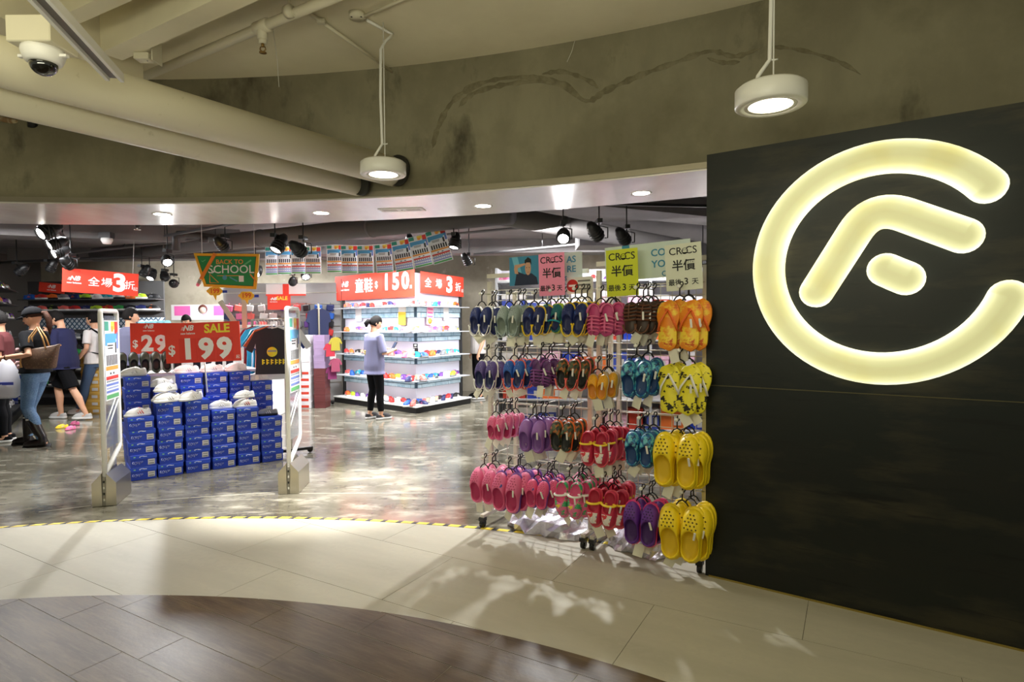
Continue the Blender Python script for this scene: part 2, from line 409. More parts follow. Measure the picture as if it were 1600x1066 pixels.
# lighting rail
a, b = gp(54, -6, 2.53), gp(180, 128, 2.53)
rl = thing('ceiling_rail', 'white slotted metal rail hanging across the ceiling beside the dome camera', 'rail')
d = (b - a).normalized(); n = V((-d.y, d.x, 0))
a = a - d * .8
for s in (-1, 1):
    MB().prism([tuple((p + n * s * o_)[:2]) for p, o_ in ((a, .02), (b, .02), (b, .034), (a, .034))], 2.53, 2.565).obj('rail_side', m_whitemetal, rl)
MB().prism([tuple((p + n * o_)[:2]) for p, o_ in ((a, -.021), (b, -.021), (b, .021), (a, .021))], 2.545, 2.56).obj('rail_slot', mat('grey_slot', (110, 104, 96), .4, metal=.6), rl)
for t in (.1, .3):
    p = a.lerp(b, t); MB().tube([(p.x, p.y, 2.56), (p.x, p.y, 3.44)], .004, 6).obj('hanger_rod', m_pipe, rl)
# dome camera on its bracket
k = yp(68, 96, 2.36)
cc = thing('dome_camera', 'white ceiling dome camera with a dark glass bowl in front of the pipes', 'camera', k)
MB().box((0, .0, .095), (.17, .15, .10), bev=.004).obj('mount_box', m_pipe, cc)
MB().lathe([(.001, .048), (.072, .048), (.074, .03), (.068, .01), (.06, -.006), (.05, -.01), (.001, -.01)], 28).obj('housing', m_white, cc)
MB().sphere((0, 0, -.012), (.048, .048, .044), 0, 24, 14).obj('dome_glass', mat('smoked_glass', (12, 12, 13), .06, coat=1), cc)
for s in (-1, 1): MB().box((s * .08, 0, .02), (.03, .018, .01)).obj('lug', m_white, cc)
MB().tube([(0, .03, .14), (0, .03, 3.44 - k.z)], .014, 10).obj('drop_rod', m_pipe, cc)
# old pipe stub sticking out of the concrete
k = wall_pt(52, 193, 0)
ps = thing('pipe_stub', 'rusty old pipe stub coming out of the concrete wall below the ceiling pipes', 'pipe')
MB().tube([k + V((-.02, .06, 0)), k + V((-.30, -.10, .03)), k + V((-.8, -.28, .09))], .02, 10).obj('pipe_body', m_rust, ps)
MB().tube([k + V((.005, .02, 0)), k + V((-.02, -.02, .001))], .036, 14).obj('hole_collar', m_black, ps)
# fishing line left on the ceiling
for (p, q, lb) in [((427, 48), (436, 136), 'thin nylon thread dangling from the ceiling near the sprinkler head'), ((898, 64), (886, 97), 'short curled wire dangling against the concrete wall')]:
    A = gp(p[0], p[1], 3.42) if p[0] < 800 else wall_pt(*p, .03)
    B = yp(q[0], q[1], A.y)
    tag(MB().tube([A, A.lerp(B, .5) + V((.006, 0, 0)), B], .0016, 5).obj('hanging_thread', m_whitemetal), lb, 'thread')
# pendant lamps
m_lens = mat('lamp_lens', (255, 250, 230), .4, emit=(255, 246, 214), es=9)
def pendant(x, y, zb, label, cord, e=14):
    t = thing('pendant_lamp', label, 'lamp', (x, y, zb))
    MB().lathe([(.001, .088), (.13, .088), (.145, .076), (.145, .006), (.138, 0), (.108, 0), (.104, .012), (.09, .02)], 40).obj('housing', m_whitemetal, t)
    MB().lathe([(.001, .006), (.088, .006), (.088, .018), (.001, .018)], 32).obj('lens', m_lens, t)
    MB().lathe([(.09, .004), (.104, .002), (.106, .012), (.09, .014), (.09, .004)], 32).obj('lens_ring', m_whitemetal, t)
    MB().tube([(.012, 0, .088), (.012, 0, 3.42 - zb)], .0035, 6).obj('suspension_wire', m_whitemetal, t)
    MB().tube(cord, .009, 8).obj('power_cord', m_whitemetal, t)
    MB().tube([(.0, .0, .2), (.016, 0, .2), (.03, 0, .203)], .004, 6).obj('cable_tie', m_whitemetal, t)
    light('lamp_bulb', 'SPOT', (0, 0, -.01), e, (1, .93, .70), aim=(0, 0, -1), parent=t, spot_size=1.9, spot_blend=.9, shadow_soft_size=.08)
    return t
zt = 3.42 - 2.45
pendant(-.82, 3.84, 2.45, 'white round pendant lamp in front of the ceiling pipes\' end, left of two', [(-.06, 0, .08), (-.05, 0, .13), (-.005, 0, .2), (-.012, 0, .5), (-.006, 0, .8), (.02, .02, .86), (.05, .06, .91), (.05, .12, .95), (.0, .06, .955), (-.08, -.06, .955)], 34)
pendant(1.12, 2.58, 2.42, 'white round pendant lamp hanging in front of the black wall, right of two', [(-.065, 0, .08), (-.055, 0, .13), (-.005, 0, .2), (.0, 0, .45), (-.012, 0, .7), (-.01, 0, 1.0)])

# soffit downlights and speaker plate
m_dlens = mat('downlight_lens', (255, 250, 240), .4, emit=(255, 244, 226), es=14)
for i, ((px, py), e) in enumerate([((253, 335), 90), ((502, 333), 520), ((755, 322), 60), ((1002, 302), 20), ((-120, 332), 70)]):
    k = gp(px, py, 2.452)
    pos = ['left', 'second from left', 'second from right', 'right', 'outer left'][i]
    t = thing('downlight', ['recessed round downlight in the steel soffit, above the price signs, leftmost seen', 'recessed round downlight in the steel soffit, left of the speaker plate', 'recessed round downlight in the steel soffit, right of the speaker plate', 'recessed round downlight in the steel soffit, nearest the black wall', 'recessed round downlight at the far left end of the steel soffit'][i], 'lamp', (k.x, k.y, 2.452), 0)
    MB().lathe([(.062, -.001), (.078, -.004), (.08, .003), (.062, .003), (.062, -.001)], 28).obj('trim_ring', m_whitemetal, t)
    MB().lathe([(.001, -.002), (.062, -.002), (.062, .0), (.001, .0)], 28).obj('lens', m_dlens, t)
    light('downlight_bulb', 'SPOT', (0, 0, -.02), e, (1, .97, .92), aim=(0, 0, -1), parent=t, spot_size=1.25 if i != 1 else .95, spot_blend=.8, shadow_soft_size=.06)
k = gp(628, 328, 2.449)
t = thing('speaker_plate', 'long flat white plate set into the steel soffit between two downlights', 'plate', k, -.1)
MB().box((0, 0, 0), (.38, .13, .006), bev=.002).obj('plate', m_whitemetal, t)
MB().tube([(.0, 0, -.0035), (0, 0, -.005)], .008, 8).obj('center_screw', m_black, t)
for s in (-1, 1): MB().box((s * .1, 0, -.0035), (.12, .07, .001)).obj('recess', mat('plate_grey', (190, 186, 178), .5), t)
# ================================================================== ILLUMINATED SIGN ON THE BLACK WALL
def sign_mat():
    m = bpy.data.materials.new('backlit_resin'); m.use_nodes = True; nt = m.node_tree; b = nt.nodes['Principled BSDF']
    b.inputs['Base Color'].default_value = rgb(226, 222, 178); b.inputs['Roughness'].default_value = .35
    at_ = nt.nodes.new('ShaderNodeAttribute'); at_.attribute_name = 'edge'
    tc = nt.nodes.new('ShaderNodeTexCoord')
    n = nt.nodes.new('ShaderNodeTexNoise'); n.inputs['Scale'].default_value = 3.2; n.inputs['Detail'].default_value = 5
    nt.links.new(tc.outputs['Object'], n.inputs['Vector'])
    cr = nt.nodes.new('ShaderNodeValToRGB')
    e = cr.color_ramp.elements
    e[0].position = 0; e[0].color = rgb(206, 206, 150); e[1].position = 1; e[1].color = rgb(255, 255, 226)
    k = e.new(.45); k.color = rgb(228, 228, 172)
    nt.links.new(at_.outputs['Fac'], cr.inputs[0])
    n2 = nt.nodes.new('ShaderNodeMapRange'); n2.inputs[1].default_value = .5; n2.inputs[2].default_value = .72
    nt.links.new(n.outputs['Fac'], n2.inputs[0])
    mx = nt.nodes.new('ShaderNodeMix'); mx.data_type = 'RGBA'; mx.blend_type = 'MULTIPLY'
    mx.inputs[7].default_value = rgb(238, 224, 170)
    nt.links.new(n2.outputs[0], mx.inputs[0]); nt.links.new(cr.outputs[0], mx.inputs[6])
    nt.links.new(mx.outputs[2], b.inputs['Emission Color'])
    st = nt.nodes.new('ShaderNodeMapRange'); st.inputs[3].default_value = .37; st.inputs[4].default_value = .95
    nt.links.new(at_.outputs['Fac'], st.inputs[0]); nt.links.new(st.outputs[0], b.inputs['Emission Strength'])
    b.inputs['Specular IOR Level'].default_value = .2
    return m
m_sign = sign_mat()
def band(name, path, r, bias, parent):
    """a lit letter with round ends along a path in the wall's (s, z) plane; bias brightens the side that faces the LEDs"""
    mb = MB(); ed = []
    W_ = [(-1, 0, 1.0), (-1, .035, 1.0), (-.93, .047, .95), (-.72, .05, .6), (-.42, .05, .2), (0, .05, .0), (.42, .05, .06), (.72, .05, .38), (.93, .047, .8), (1, .035, .9), (1, 0, .9)]
    n = len(path); rows = []
    def nrm(i):
        a, b = path[max(i - 1, 0)], path[min(i + 1, n - 1)]; L = math.hypot(b[0] - a[0], b[1] - a[1]); return ((-(b[1] - a[1])) / L, (b[0] - a[0]) / L)
    rows = []; eds = []
    def row(c, nx, nz, sc=1.0, tip=0):
        rows.append([(c[0] + nx * w_ * r, -.004 - d_, c[1] + nz * w_ * r) for w_, d_, e_ in W_])
        eds.append([max(e_, tip) for w_, d_, e_ in W_])
    for i in range(n):
        nx, nz = nrm(i); t_ = min(i, n - 1 - i) / n
        row(path[i], nx, nz)
    mb.loft(rows, 0, True, False, close=False); ed = [x for q in eds for x in q]
    for end in (0, n - 1):               # round end caps: half a disc in polar rows
        nx, nz = nrm(end); sgn = -1 if end == 0 else 1
        tx, tz = nz * sgn, -nx * sgn
        rows = []; eds = []
        for k in range(13):
            a = PI * k / 12; ux, uz = nx * math.cos(a) + tx * math.sin(a), nz * math.cos(a) + tz * math.sin(a)
            half = [w for w in W_ if w[0] >= 0] if True else None
            rows.append([(path[end][0] + ux * w_ * r, -.004 - d_, path[end][1] + uz * w_ * r) for w_, d_, e_ in half])
            eds.append([e_ * (1.1 if True else 1) for w_, d_, e_ in half])
        mb.loft(rows, 0, True, False, close=False); ed += [x for q in eds for x in q]
    o = mb.obj(name, m_sign, parent)
    at_ = o.data.attributes.new('edge', 'FLOAT', 'POINT')
    at_.data.foreach_set('value', ed)
    return o
sg = thing('illuminated_sign', 'large glowing cream round emblem of ring, chevron and dot on the black wall', 'sign', PB, PTH)
cx, cz, rm, rh = .8636, 1.778, .5195, .079
band('ring', [(cx + rm * math.cos(a), cz + rm * math.sin(a)) for a in [math.radians(339.4 - (339.4 - 39) * i / 72) for i in range(73)]], rh, 1, sg)
p0, p1, p2 = V((.578, 1.648)), V((.826, 2.077)), V((1.186, 1.886))
ia = p1 + (p0 - p1).normalized() * .155; ib = p1 + (p2 - p1).normalized() * .155
ch = [p0.lerp(ia, t / 8) for t in range(9)] + [ia * (1 - t) ** 2 + p1 * 2 * t * (1 - t) + ib * t * t for t in [k / 12 for k in range(1, 12)]] + [ib.lerp(p2, t / 8) for t in range(9)]
band('chevron', [tuple(q) for q in ch][::-1], .08, 1, sg)
band('dot', [(.967, 1.700), (.946, 1.711), (.925, 1.722), (.904, 1.734), (.884, 1.745)], .081, 1, sg)
# ================================================================== SHOE SHAPES (mesh data shared by all copies)
def outline(t, kind):
    if kind == 'sneaker': heel, waist, ball, tt = .66, .62, .92, .70
    elif kind == 'flip': heel, waist, ball, tt = .80, .78, 1.0, .68
    else: heel, waist, ball, tt = .84, .82, 1.0, .62
    if t <= 0 or t >= 1: return 0
    if t < .15: return heel * math.sqrt(1 - ((.15 - t) / .15) ** 2)
    if t < .42: u = (t - .15) / .27; return heel + (waist - heel) * (3 * u * u - 2 * u ** 3)
    if t < tt: u = (t - .42) / (tt - .42); return waist + (ball - waist) * (3 * u * u - 2 * u ** 3)
    return ball * (1 - ((t - tt) / (1 - tt)) ** (2.3 if kind == 'sneaker' else 2.6)) ** .5
def shoe_parts(L, W, oc, ol, ow, hh, hs, hv, sole, flare, kind, n=26):
    """heightfield in polar rows around the opening: returns (upper, sole); upper slots: 0 upper, 1 lining"""
    up, so = MB(), MB()
    # rows start from points spread evenly along the outline, so the toe stays round
    half = [(outline(min(.9995, max(.0005, t)), kind) * W / 2, t * L) for t in [.5 - .5 * math.cos(PI * k / 60) for k in range(61)]]
    half[0] = (0, 0); half[-1] = (0, L)
    acc = [0]
    for q0, q1 in zip(half[:-1], half[1:]): acc.append(acc[-1] + math.hypot(q1[0] - q0[0], q1[1] - q0[1]))
    def walk(d):
        i = 0
        while i < 59 and acc[i + 1] < d: i += 1
        u = (d - acc[i]) / (acc[i + 1] - acc[i]); return tuple(half[i][j] + (half[i + 1][j] - half[i][j]) * u for j in (0, 1))
    hn = n // 2
    right = [walk(acc[-1] * (hn - k) / hn) for k in range(hn + 1)]
    per = right + [(-x, y) for x, y in right[::-1][1:-1]]
    dirs = [math.atan2(x, y - oc * L) for x, y in per]
    R_ = [math.hypot(x, y - oc * L) for x, y in per]
    n = len(dirs)
    ro = [1 / math.sqrt((math.sin(a) / (ow * W)) ** 2 + (math.cos(a) / (ol * L)) ** 2) for a in dirs]
    ro = [min(r, .9 * q) for r, q in zip(ro, R_)]
    def zr(a):
        c = math.cos(a); return hs + (hv - hs) * max(0, c) ** 1.3 + (hh - hs) * max(0, -c) ** 1.3
    def ring(rs, zs): return [(math.sin(a) * r, oc * L + math.cos(a) * r, z) for a, r, z in zip(dirs, rs, zs)]
    ze = sole * .9
    fb = sole + .006
    rows = [ring([r * .5 for r in ro], [fb] * n), ring([r * .86 for r in ro], [fb + .004] * n), ring([r * .95 for r in ro], [zr(a) - .006 for a in dirs])]
    up.loft(rows, 1, True, False); up.f.append(list(range(n))[::-1]); up.m.append(1); up.s.append(False)
    rows = [rows[-1], ring(ro, [zr(a) for a in dirs])]
    for s_ in (.14, .34, .56, .76, .9, .98):
        rows.append(ring([r + (q - r) * s_ * .985 for r, q in zip(ro, R_)], [ze + (zr(a) - ze) * (1 - s_ ** 2.1) ** .52 for a in dirs]))
    rows.append(ring([q * .985 for q in R_], [ze - .004] * n))
    up.loft(rows, 0, True, False)
    so.loft([ring([q * .3 for q in R_], [0] * n), ring([q * .97 for q in R_], [0] * n), ring([q * (1 + flare) for q in R_], [sole * .35] * n), ring([q * (1 + flare) for q in R_], [sole * .9] * n), ring([q * .985 for q in R_], [sole * 1.15] * n), ring([q * .9 for q in R_], [sole * 1.15] * n)], 0, True, False)
    so.f.append(list(range(n))); so.m.append(0); so.s.append(False)
    return up, so
def surf_z(x, y, L, oc, hv, sole, frac):   # height of the vamp over the toe
    return sole * .9 + (hv - sole * .9) * (1 - frac ** 2.1) ** .52
# --- clog: 0.24 m long unit, scaled for each pair
CL, CW = .25, .1
cu_, cs_ = shoe_parts(CL, CW, .325, .285, .415, .050, .050, .083, .022, .05, 'clog')
CLOG_UP, CLOG_SOLE = cu_.mesh('clog_upper'), cs_.mesh('clog_sole')
st = MB()
arcp = []
for k in range(13):
    a = PI * k / 12
    arcp.append((.047 * math.cos(a), .075 - .092 * math.sin(a), .056))
st.tube(arcp, .0075, 6, flat=.35)
for sx in (-1, 1): st.tube([(sx * .049, .075, .056), (sx * .056, .075, .056)], .009, 8)
CLOG_STRAP = st.mesh('heel_strap')
st = MB(); arcp = [(.049 * math.cos(PI * k / 12), .085 + .012 * math.sin(PI * k / 12), .052 + .042 * math.sin(PI * k / 12)) for k in range(13)]
st.tube(arcp, .008, 6, flat=.4)
CLOG_STRAP_UP = st.mesh('heel_strap_forward')
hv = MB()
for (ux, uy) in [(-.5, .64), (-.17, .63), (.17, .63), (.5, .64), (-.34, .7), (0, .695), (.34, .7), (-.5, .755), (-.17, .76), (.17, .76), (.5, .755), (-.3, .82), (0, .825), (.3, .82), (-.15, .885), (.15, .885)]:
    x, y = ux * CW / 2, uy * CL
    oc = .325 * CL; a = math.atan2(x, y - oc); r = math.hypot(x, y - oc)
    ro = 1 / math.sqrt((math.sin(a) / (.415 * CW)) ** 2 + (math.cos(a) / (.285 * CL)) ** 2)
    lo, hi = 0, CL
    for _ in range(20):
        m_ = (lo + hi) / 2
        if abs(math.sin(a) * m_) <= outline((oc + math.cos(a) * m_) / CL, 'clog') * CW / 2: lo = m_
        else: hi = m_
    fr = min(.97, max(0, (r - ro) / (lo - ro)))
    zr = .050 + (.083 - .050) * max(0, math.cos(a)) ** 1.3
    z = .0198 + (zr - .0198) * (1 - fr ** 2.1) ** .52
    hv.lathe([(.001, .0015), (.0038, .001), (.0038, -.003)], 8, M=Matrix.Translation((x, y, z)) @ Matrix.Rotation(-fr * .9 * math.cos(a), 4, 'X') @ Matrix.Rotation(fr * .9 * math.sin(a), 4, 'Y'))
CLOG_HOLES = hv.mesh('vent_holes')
ch = MB(); ch.lathe([(.001, .006), (.014, .005), (.017, 0), (.015, -.003)], 14)
CHARM = ch.mesh('charm_badge')
# --- flip-flop
ff = MB(); ring = []
N = 30
def flip_ring(sc, z): return [(sc * outline(max(.004, min(.996, t)), 'flip') * .047 * sd, .13 + (t - .5) * .26 * sc, z) for sd, ts in ((1, [k / 15 for k in range(16)]), (-1, [k / 15 for k in range(14, 0, -1)])) for t in ts]
ff.loft([flip_ring(.97, 0), flip_ring(1, .004), flip_ring(1, .016), flip_ring(.98, .019)], 0, True, True)
FLIP_SOLE = ff.mesh('flip_sole')
fs_ = MB()
for sx in (-1, 1): fs_.tube([(0, .205, .018), (sx * .008, .19, .032), (sx * .03, .14, .038), (sx * .041, .10, .018)], [.004, .007, .008, .006], 8, flat=.45)
fs_.tube([(0, .205, .01), (0, .203, .03)], .0045, 6)
FLIP_STRAP = fs_.mesh('toe_strap')
# --- strappy sandal: clog outline with ribs
sd_ = MB()
sd_.loft([flip_ring(.97, 0), flip_ring(1, .006), flip_ring(1, .018), flip_ring(.97, .024)], 0, True, True)
SANDAL_SOLE = sd_.mesh('sandal_sole')
sb = MB()
for i, (y0, w_, h_) in enumerate([(.225, .034, .040), (.198, .042, .050), (.17, .046, .056), (.142, .046, .06), (.114, .043, .062)]):
    sb.tube([(w_ * math.cos(PI * k / 10) * 1.02, y0 - .01 * math.sin(PI * k / 10), .016 + h_ * math.sin(PI * k / 10) * .82) for k in range(11)], .0105, 6, flat=.4)
sb.tube([(.043 * math.cos(PI * k / 10), .075 - .07 * math.sin(PI * k / 10), .045) for k in range(11)], .009, 6, flat=.4)
sb.tube([(0, .235, .04), (0, .2, .062), (0, .114, .069)], .008, 6, flat=.4)
SANDAL_STRAPS = sb.mesh('strap_web')
# --- sneaker
SL, SW = .28, .105
su, ss = shoe_parts(SL, SW, .25, .17, .26, .088, .072, .104, .028, .04, 'sneaker')
SNK_UP, SNK_SOLE = su.mesh('shoe_upper'), ss.mesh('shoe_sole')
lc = MB()
for i in range(5):
    y = .135 + .02 * i; zt = .098 - .0095 * i - .0007 * i * i
    lc.tube([(-.024 + .0015 * i, y, zt - .004), (0, y + .004, zt + .002), (.024 - .0015 * i, y, zt - .004)], .0035, 5)
lc.tube([(-.004, .128, .108), (-.03, .12, .104), (-.012, .13, .102)], .0025, 5).tube([(.004, .128, .108), (.03, .12, .104), (.012, .13, .102)], .0025, 5)
SNK_LACE = lc.mesh('laces')
sr = MB()
for sx in (-1, 1):
    for i in range(3):
        y = .09 + .026 * i
        sr.tube([(sx * .0385, y, .03), (sx * .0375, y + .012, .05), (sx * .029, y + .024, .072)], .0055, 5, flat=.5)
SNK_STRIPE = sr.mesh('side_stripes')
# one-piece version for shelves: 0 upper, 1 lining, 2 sole, 3 laces and stripes
al = MB(); 
for mb, base in ((su, None), (ss, 2), (lc, 3), (sr, 3)):
    o = len(al.v); al.v += mb.v
    for f, mi, sm in zip(mb.f, mb.m, mb.s): al.f.append([i + o for i in f]); al.m.append(mi if base is None else base); al.s.append(sm)
SNK_ALL = al.mesh('shelf_shoe')
PAL = dict(white=(238, 236, 232), black=(28, 28, 30), grey=(128, 130, 134), navy=(34, 42, 92), blue=(38, 92, 178), red=(196, 44, 40), pink=(232, 112, 158), orange=(238, 110, 42), green=(60, 160, 80), lime=(178, 214, 50), purple=(112, 66, 156), turquoise=(40, 168, 186), brown=(120, 84, 58), yellow=(244, 206, 46), beige=(206, 184, 150), coral=(240, 110, 100))
def pm(c): return mat('rubber_' + c if c in PAL else c, PAL.get(c, (128, 128, 128)), .5)
def shelf_shoe(loc, rotz, sc, cu, cs, ca, label, group=None, cat='shoe', name='trainer', tilt=0):
    o = shared(name, SNK_ALL, [pm(cu), pm('black') if cu != 'black' else pm('grey'), pm(cs), pm(ca)])
    o.location = loc; o.rotation_euler = (tilt, 0, rotz); o.scale = (sc, sc, sc)
    return tag(o, label, cat, group)
def sneaker(loc, rotz, sc, cu, cs, ca, label, group=None, rot=None):
    t = thing('sneaker', label, 'shoe', loc, rotz, group)
    if rot: t.rotation_euler = rot
    t.scale = (sc, sc, sc)
    shared('upper', SNK_UP, [pm(cu), pm('grey') if cu != 'grey' else pm('black')], t)
    shared('sole', SNK_SOLE, [pm(cs)], t)
    shared('laces', SNK_LACE, [pm(ca)], t)
    shared('side_stripes', SNK_STRIPE, [pm(ca)], t)
    return t
# ================================================================== CLOG RACKS
RA, RB = V((-.23, 4.32, 0)), V((1.12, 3.5, 0))
rdir = (RB - RA).normalized(); rn = V((rdir.y, -rdir.x, 0))     # rn points to the mall
rang = math.atan2(rdir.y, rdir.x)
def rk(px, py, off):       # a pixel on the plane parallel to the racks, off metres in front of their feet line
    return plp(px, py, RA + rn * off, rn)
m_rackw = mat('rack_enamel', (214, 208, 194), .4)
m_tip = mat('hook_cap', (240, 238, 232), .4)
def build_rack(name, label, xa, xb, ztop):
    """local x along the rack, -y to the mall, origin at the left foot"""
    t = thing(name, label, 'rack', RA + rdir * xa, rang)
    W_ = xb - xa
    for x in (.02, W_ - .02): MB().box((x, .1, ztop / 2 + .05), (.03, .03, ztop - .1)).obj('post', m_rackw, t)
    w1 = MB().tube([(.02, .085, 0), (W_ - .02, .085, 0)], .0032, 6).mesh('wire')
    nz = int((ztop - .2) / .075)
    for i in range(nz + 1):
        o = shared('wire', w1, [m_rackw], t); o.location = (0, 0, .16 + i * .075)
    w2 = MB().tube([(0, .089, .16), (0, .089, .16 + nz * .075)], .0025, 6).mesh('upright_wire')
    for i in range(1, 10):
        o = shared('upright_wire', w2, [m_rackw], t); o.location = (W_ * i / 10, 0, 0)
    w3 = MB().tube([(.02, .45, 0), (W_ - .02, .45, 0)], .004, 6).mesh('rear_wire')
    for i in range(0, 8):
        o = shared('rear_wire', w3, [m_rackw], t); o.location = (0, 0, .2 + i * .22)
    for x in (.02, W_ - .02):
        MB().box((x, .46, ztop / 2), (.03, .03, ztop - .12)).obj('post', m_rackw, t)
        f = MB().box((x, .25, .085), (.03, .56, .022)).obj('foot', m_rackw, t)
        for y in (-.02, .5):
            cst = MB().tube([(x - .012, y, .03), (x + .012, y, .03)], .03, 14).box((x, y, .062), (.04, .05, .025)).obj('caster', m_blackgl, f)
    MB().box((W_ / 2, .44, .1), (W_ - .06, .08, .012)).obj('base_bar', m_rackw, t)
    return t
RW = (RB - RA).length
rackL = build_rack('grid_rack', 'white wire grid rack of small clogs standing left, nearer the shop floor', 0.0, RW * .535, 1.80)
rackR = build_rack('grid_rack', 'white wire grid rack of clogs and flip-flops standing right, against the black wall', RW * .55, RW + .02, 1.84)

m_hang = mat('hanger_plastic', (16, 16, 17), .35)
m_tagp = mat('tag_paper', (226, 222, 206), .6)
hk = MB()
hk.tube([(0, 0, .09), (.004, 0, .105), (.016, 0, .108), (.02, 0, .095), (.012, 0, .082), (0, 0, .07), (0, 0, .03)], .0042, 6)
hk.tube([(-.035, .0, .0), (-.02, 0, .022), (0, 0, .032), (.02, 0, .022), (.035, 0, 0)], .0045, 6)
HANGER = hk.mesh('hanger')
tg = MB().box((0, 0, -.04), (.058, .0015, .076)).tube([(0, 0, 0), (.002, 0, .05)], .0008, 4)
TAGM = tg.mesh('price_tag')
cl_ = MB().box((0, 0, 0), (.012, .006, .05), bev=.002); CLIPM = cl_.mesh('security_clip')
def camo(name, c0, cs):
    return mat(name, c0, .5, noise=[(22 + 7 * i, c, .5, .54, ONE) for i, c in enumerate(cs)])
SPOTS = mat('yellow_flower_print', (236, 222, 50), .5, noise=[(34, (30, 28, 20), .555, .575, ONE)])
FLAME = mat('orange_leaf_print', (238, 140, 30), .5, noise=[(14, (246, 210, 60), .48, .56, ONE), (24, (206, 84, 20), .58, .64, ONE)])
CAMOB = camo('blue_camo', (30, 92, 150), [(40, 150, 190), (20, 48, 96), (110, 190, 200)])
CAMOD = camo('dark_camo', (42, 52, 48), [(24, 28, 26), (170, 96, 40), (80, 92, 60)])
REDBASE = mat('toe_picture', (236, 226, 222), .5, noise=[(26, (214, 48, 60), .56, .6, ONE), (30, (60, 110, 180), .64, .68, ONE)])
BROWNP = mat('brown_leather', (104, 62, 40), .45)
TEAL = mat('teal_rubber', (30, 112, 122), .5)
PALE = mat('pale_grey_green', (150, 166, 164), .5)
NAVYR = mat('navy_rubber', (30, 44, 104), .5)
def M_(c): return c if not isinstance(c, str) else pm(c)
def pair(kind, c_up, c_sole, c_in, toe, L, label, cat, group, strap=None, holes=True, hole_c=None, charm=None, art=None, tags=1, clip=True):
    """a hung pair: origin at the hanger's hook, local x across, -y towards the viewer"""
    nm = dict(clog='clog_pair', flip='flip_flop_pair', sandal='sandal_pair')[kind]
    t = thing(nm, label, cat, group=group)
    k = L / .25
    def M0(sx):
        # length axis down (toe down) or up, sole to the back
        tilt = rnd.uniform(-.04, .04)
        R3 = (Matrix.Rotation(PI / 2, 4, 'X') if toe == 'up' else Matrix.Rotation(PI / 2, 4, 'X') @ Matrix.Rotation(PI, 4, 'Z'))
        # after +90 about X: length (+y) -> +z, up (+z) -> -y
        off = V((sx * .058 * k, .03, -L - .0)) if toe == 'up' else V((sx * .058 * k, .03, 0.0))
        lean = Matrix.Rotation(-.16, 4, 'X') @ Matrix.Rotation(sx * .05 + tilt, 4, 'Y')
        return lean @ Matrix.Translation(off) @ R3 @ Matrix.Diagonal((k * (1.06 if kind == 'clog' else 1.22), k, k, 1))
    for sx in (-1, 1):
        if kind == 'clog':
            a = shared('clog', CLOG_UP, [M_(c_up), M_(c_in)], t)
            shared('sole', CLOG_SOLE, [M_(c_sole)], a)
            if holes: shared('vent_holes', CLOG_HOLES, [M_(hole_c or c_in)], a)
            if strap: shared('heel_strap', CLOG_STRAP if strap[1] == 'heel' else CLOG_STRAP_UP, [M_(strap[0])], a)
            if art: 
                p = shared('toe_picture', TOE_ART, [M_(art)], a)
            if charm and sx == charm[1]:
                cb = shared('charm_badge', CHARM, [M_(charm[0])], a); cb.location = (-.02 * sx, .165, .072); cb.rotation_euler = (-.3, 0, 0)
        elif kind == 'flip':
            a = shared('flip_flop', FLIP_SOLE, [M_(c_up)], t)
            shared('toe_strap', FLIP_STRAP, [M_(c_in)], a)
        else:
            a = shared('sandal', SANDAL_SOLE, [M_(c_in)], t)
            shared('strap_web', SANDAL_STRAPS, [M_(c_up)], a)
        a.matrix_local = M0(sx)
    shared('hanger', HANGER, [m_hang], t)
    for i in range(tags):
        g = shared('price_tag', TAGM, [m_tagp], t); g.location = (rnd.uniform(-.05, .03), -.02, -L * .97); g.rotation_euler = (rnd.uniform(-.3, .3), rnd.uniform(-.7, .7), rnd.uniform(-.5, .5))
    if clip:
        g = shared('security_clip', CLIPM, [m_tip], t); g.location = (.075 * k, -.075 * k, -L * .45); g.rotation_euler = (.2, rnd.uniform(-.3, .3), 0)
    return t
ta = MB()
rows = []
for i in range(6):
    y = .155 + i * .014; 
    row = []
    for j in range(9):
        x = (-1 + j / 4) * .034 * (1 - .09 * i)
        oc = .325 * CL; a = math.atan2(x, y - oc); r = math.hypot(x, y - oc)
        ro = 1 / math.sqrt((math.sin(a) / (.415 * CW)) ** 2 + (math.cos(a) / (.285 * CL)) ** 2)
        lo, hi = 0, CL
        for _ in range(18):
            m_ = (lo + hi) / 2
            if abs(math.sin(a) * m_) <= outline((oc + math.cos(a) * m_) / CL, 'clog') * CW / 2: lo = m_
            else: hi = m_
        fr = min(.97, max(0, (r - ro) / (lo - ro)))
        z = .0198 + (.050 + .033 * max(0, math.cos(a)) ** 1.3 - .0198) * (1 - fr ** 2.1) ** .52
        row.append((x, y, z + .0015))
    rows.append(row)
ta.loft(rows, 0, True, False, close=False)
TOE_ART = ta.mesh('toe_picture')

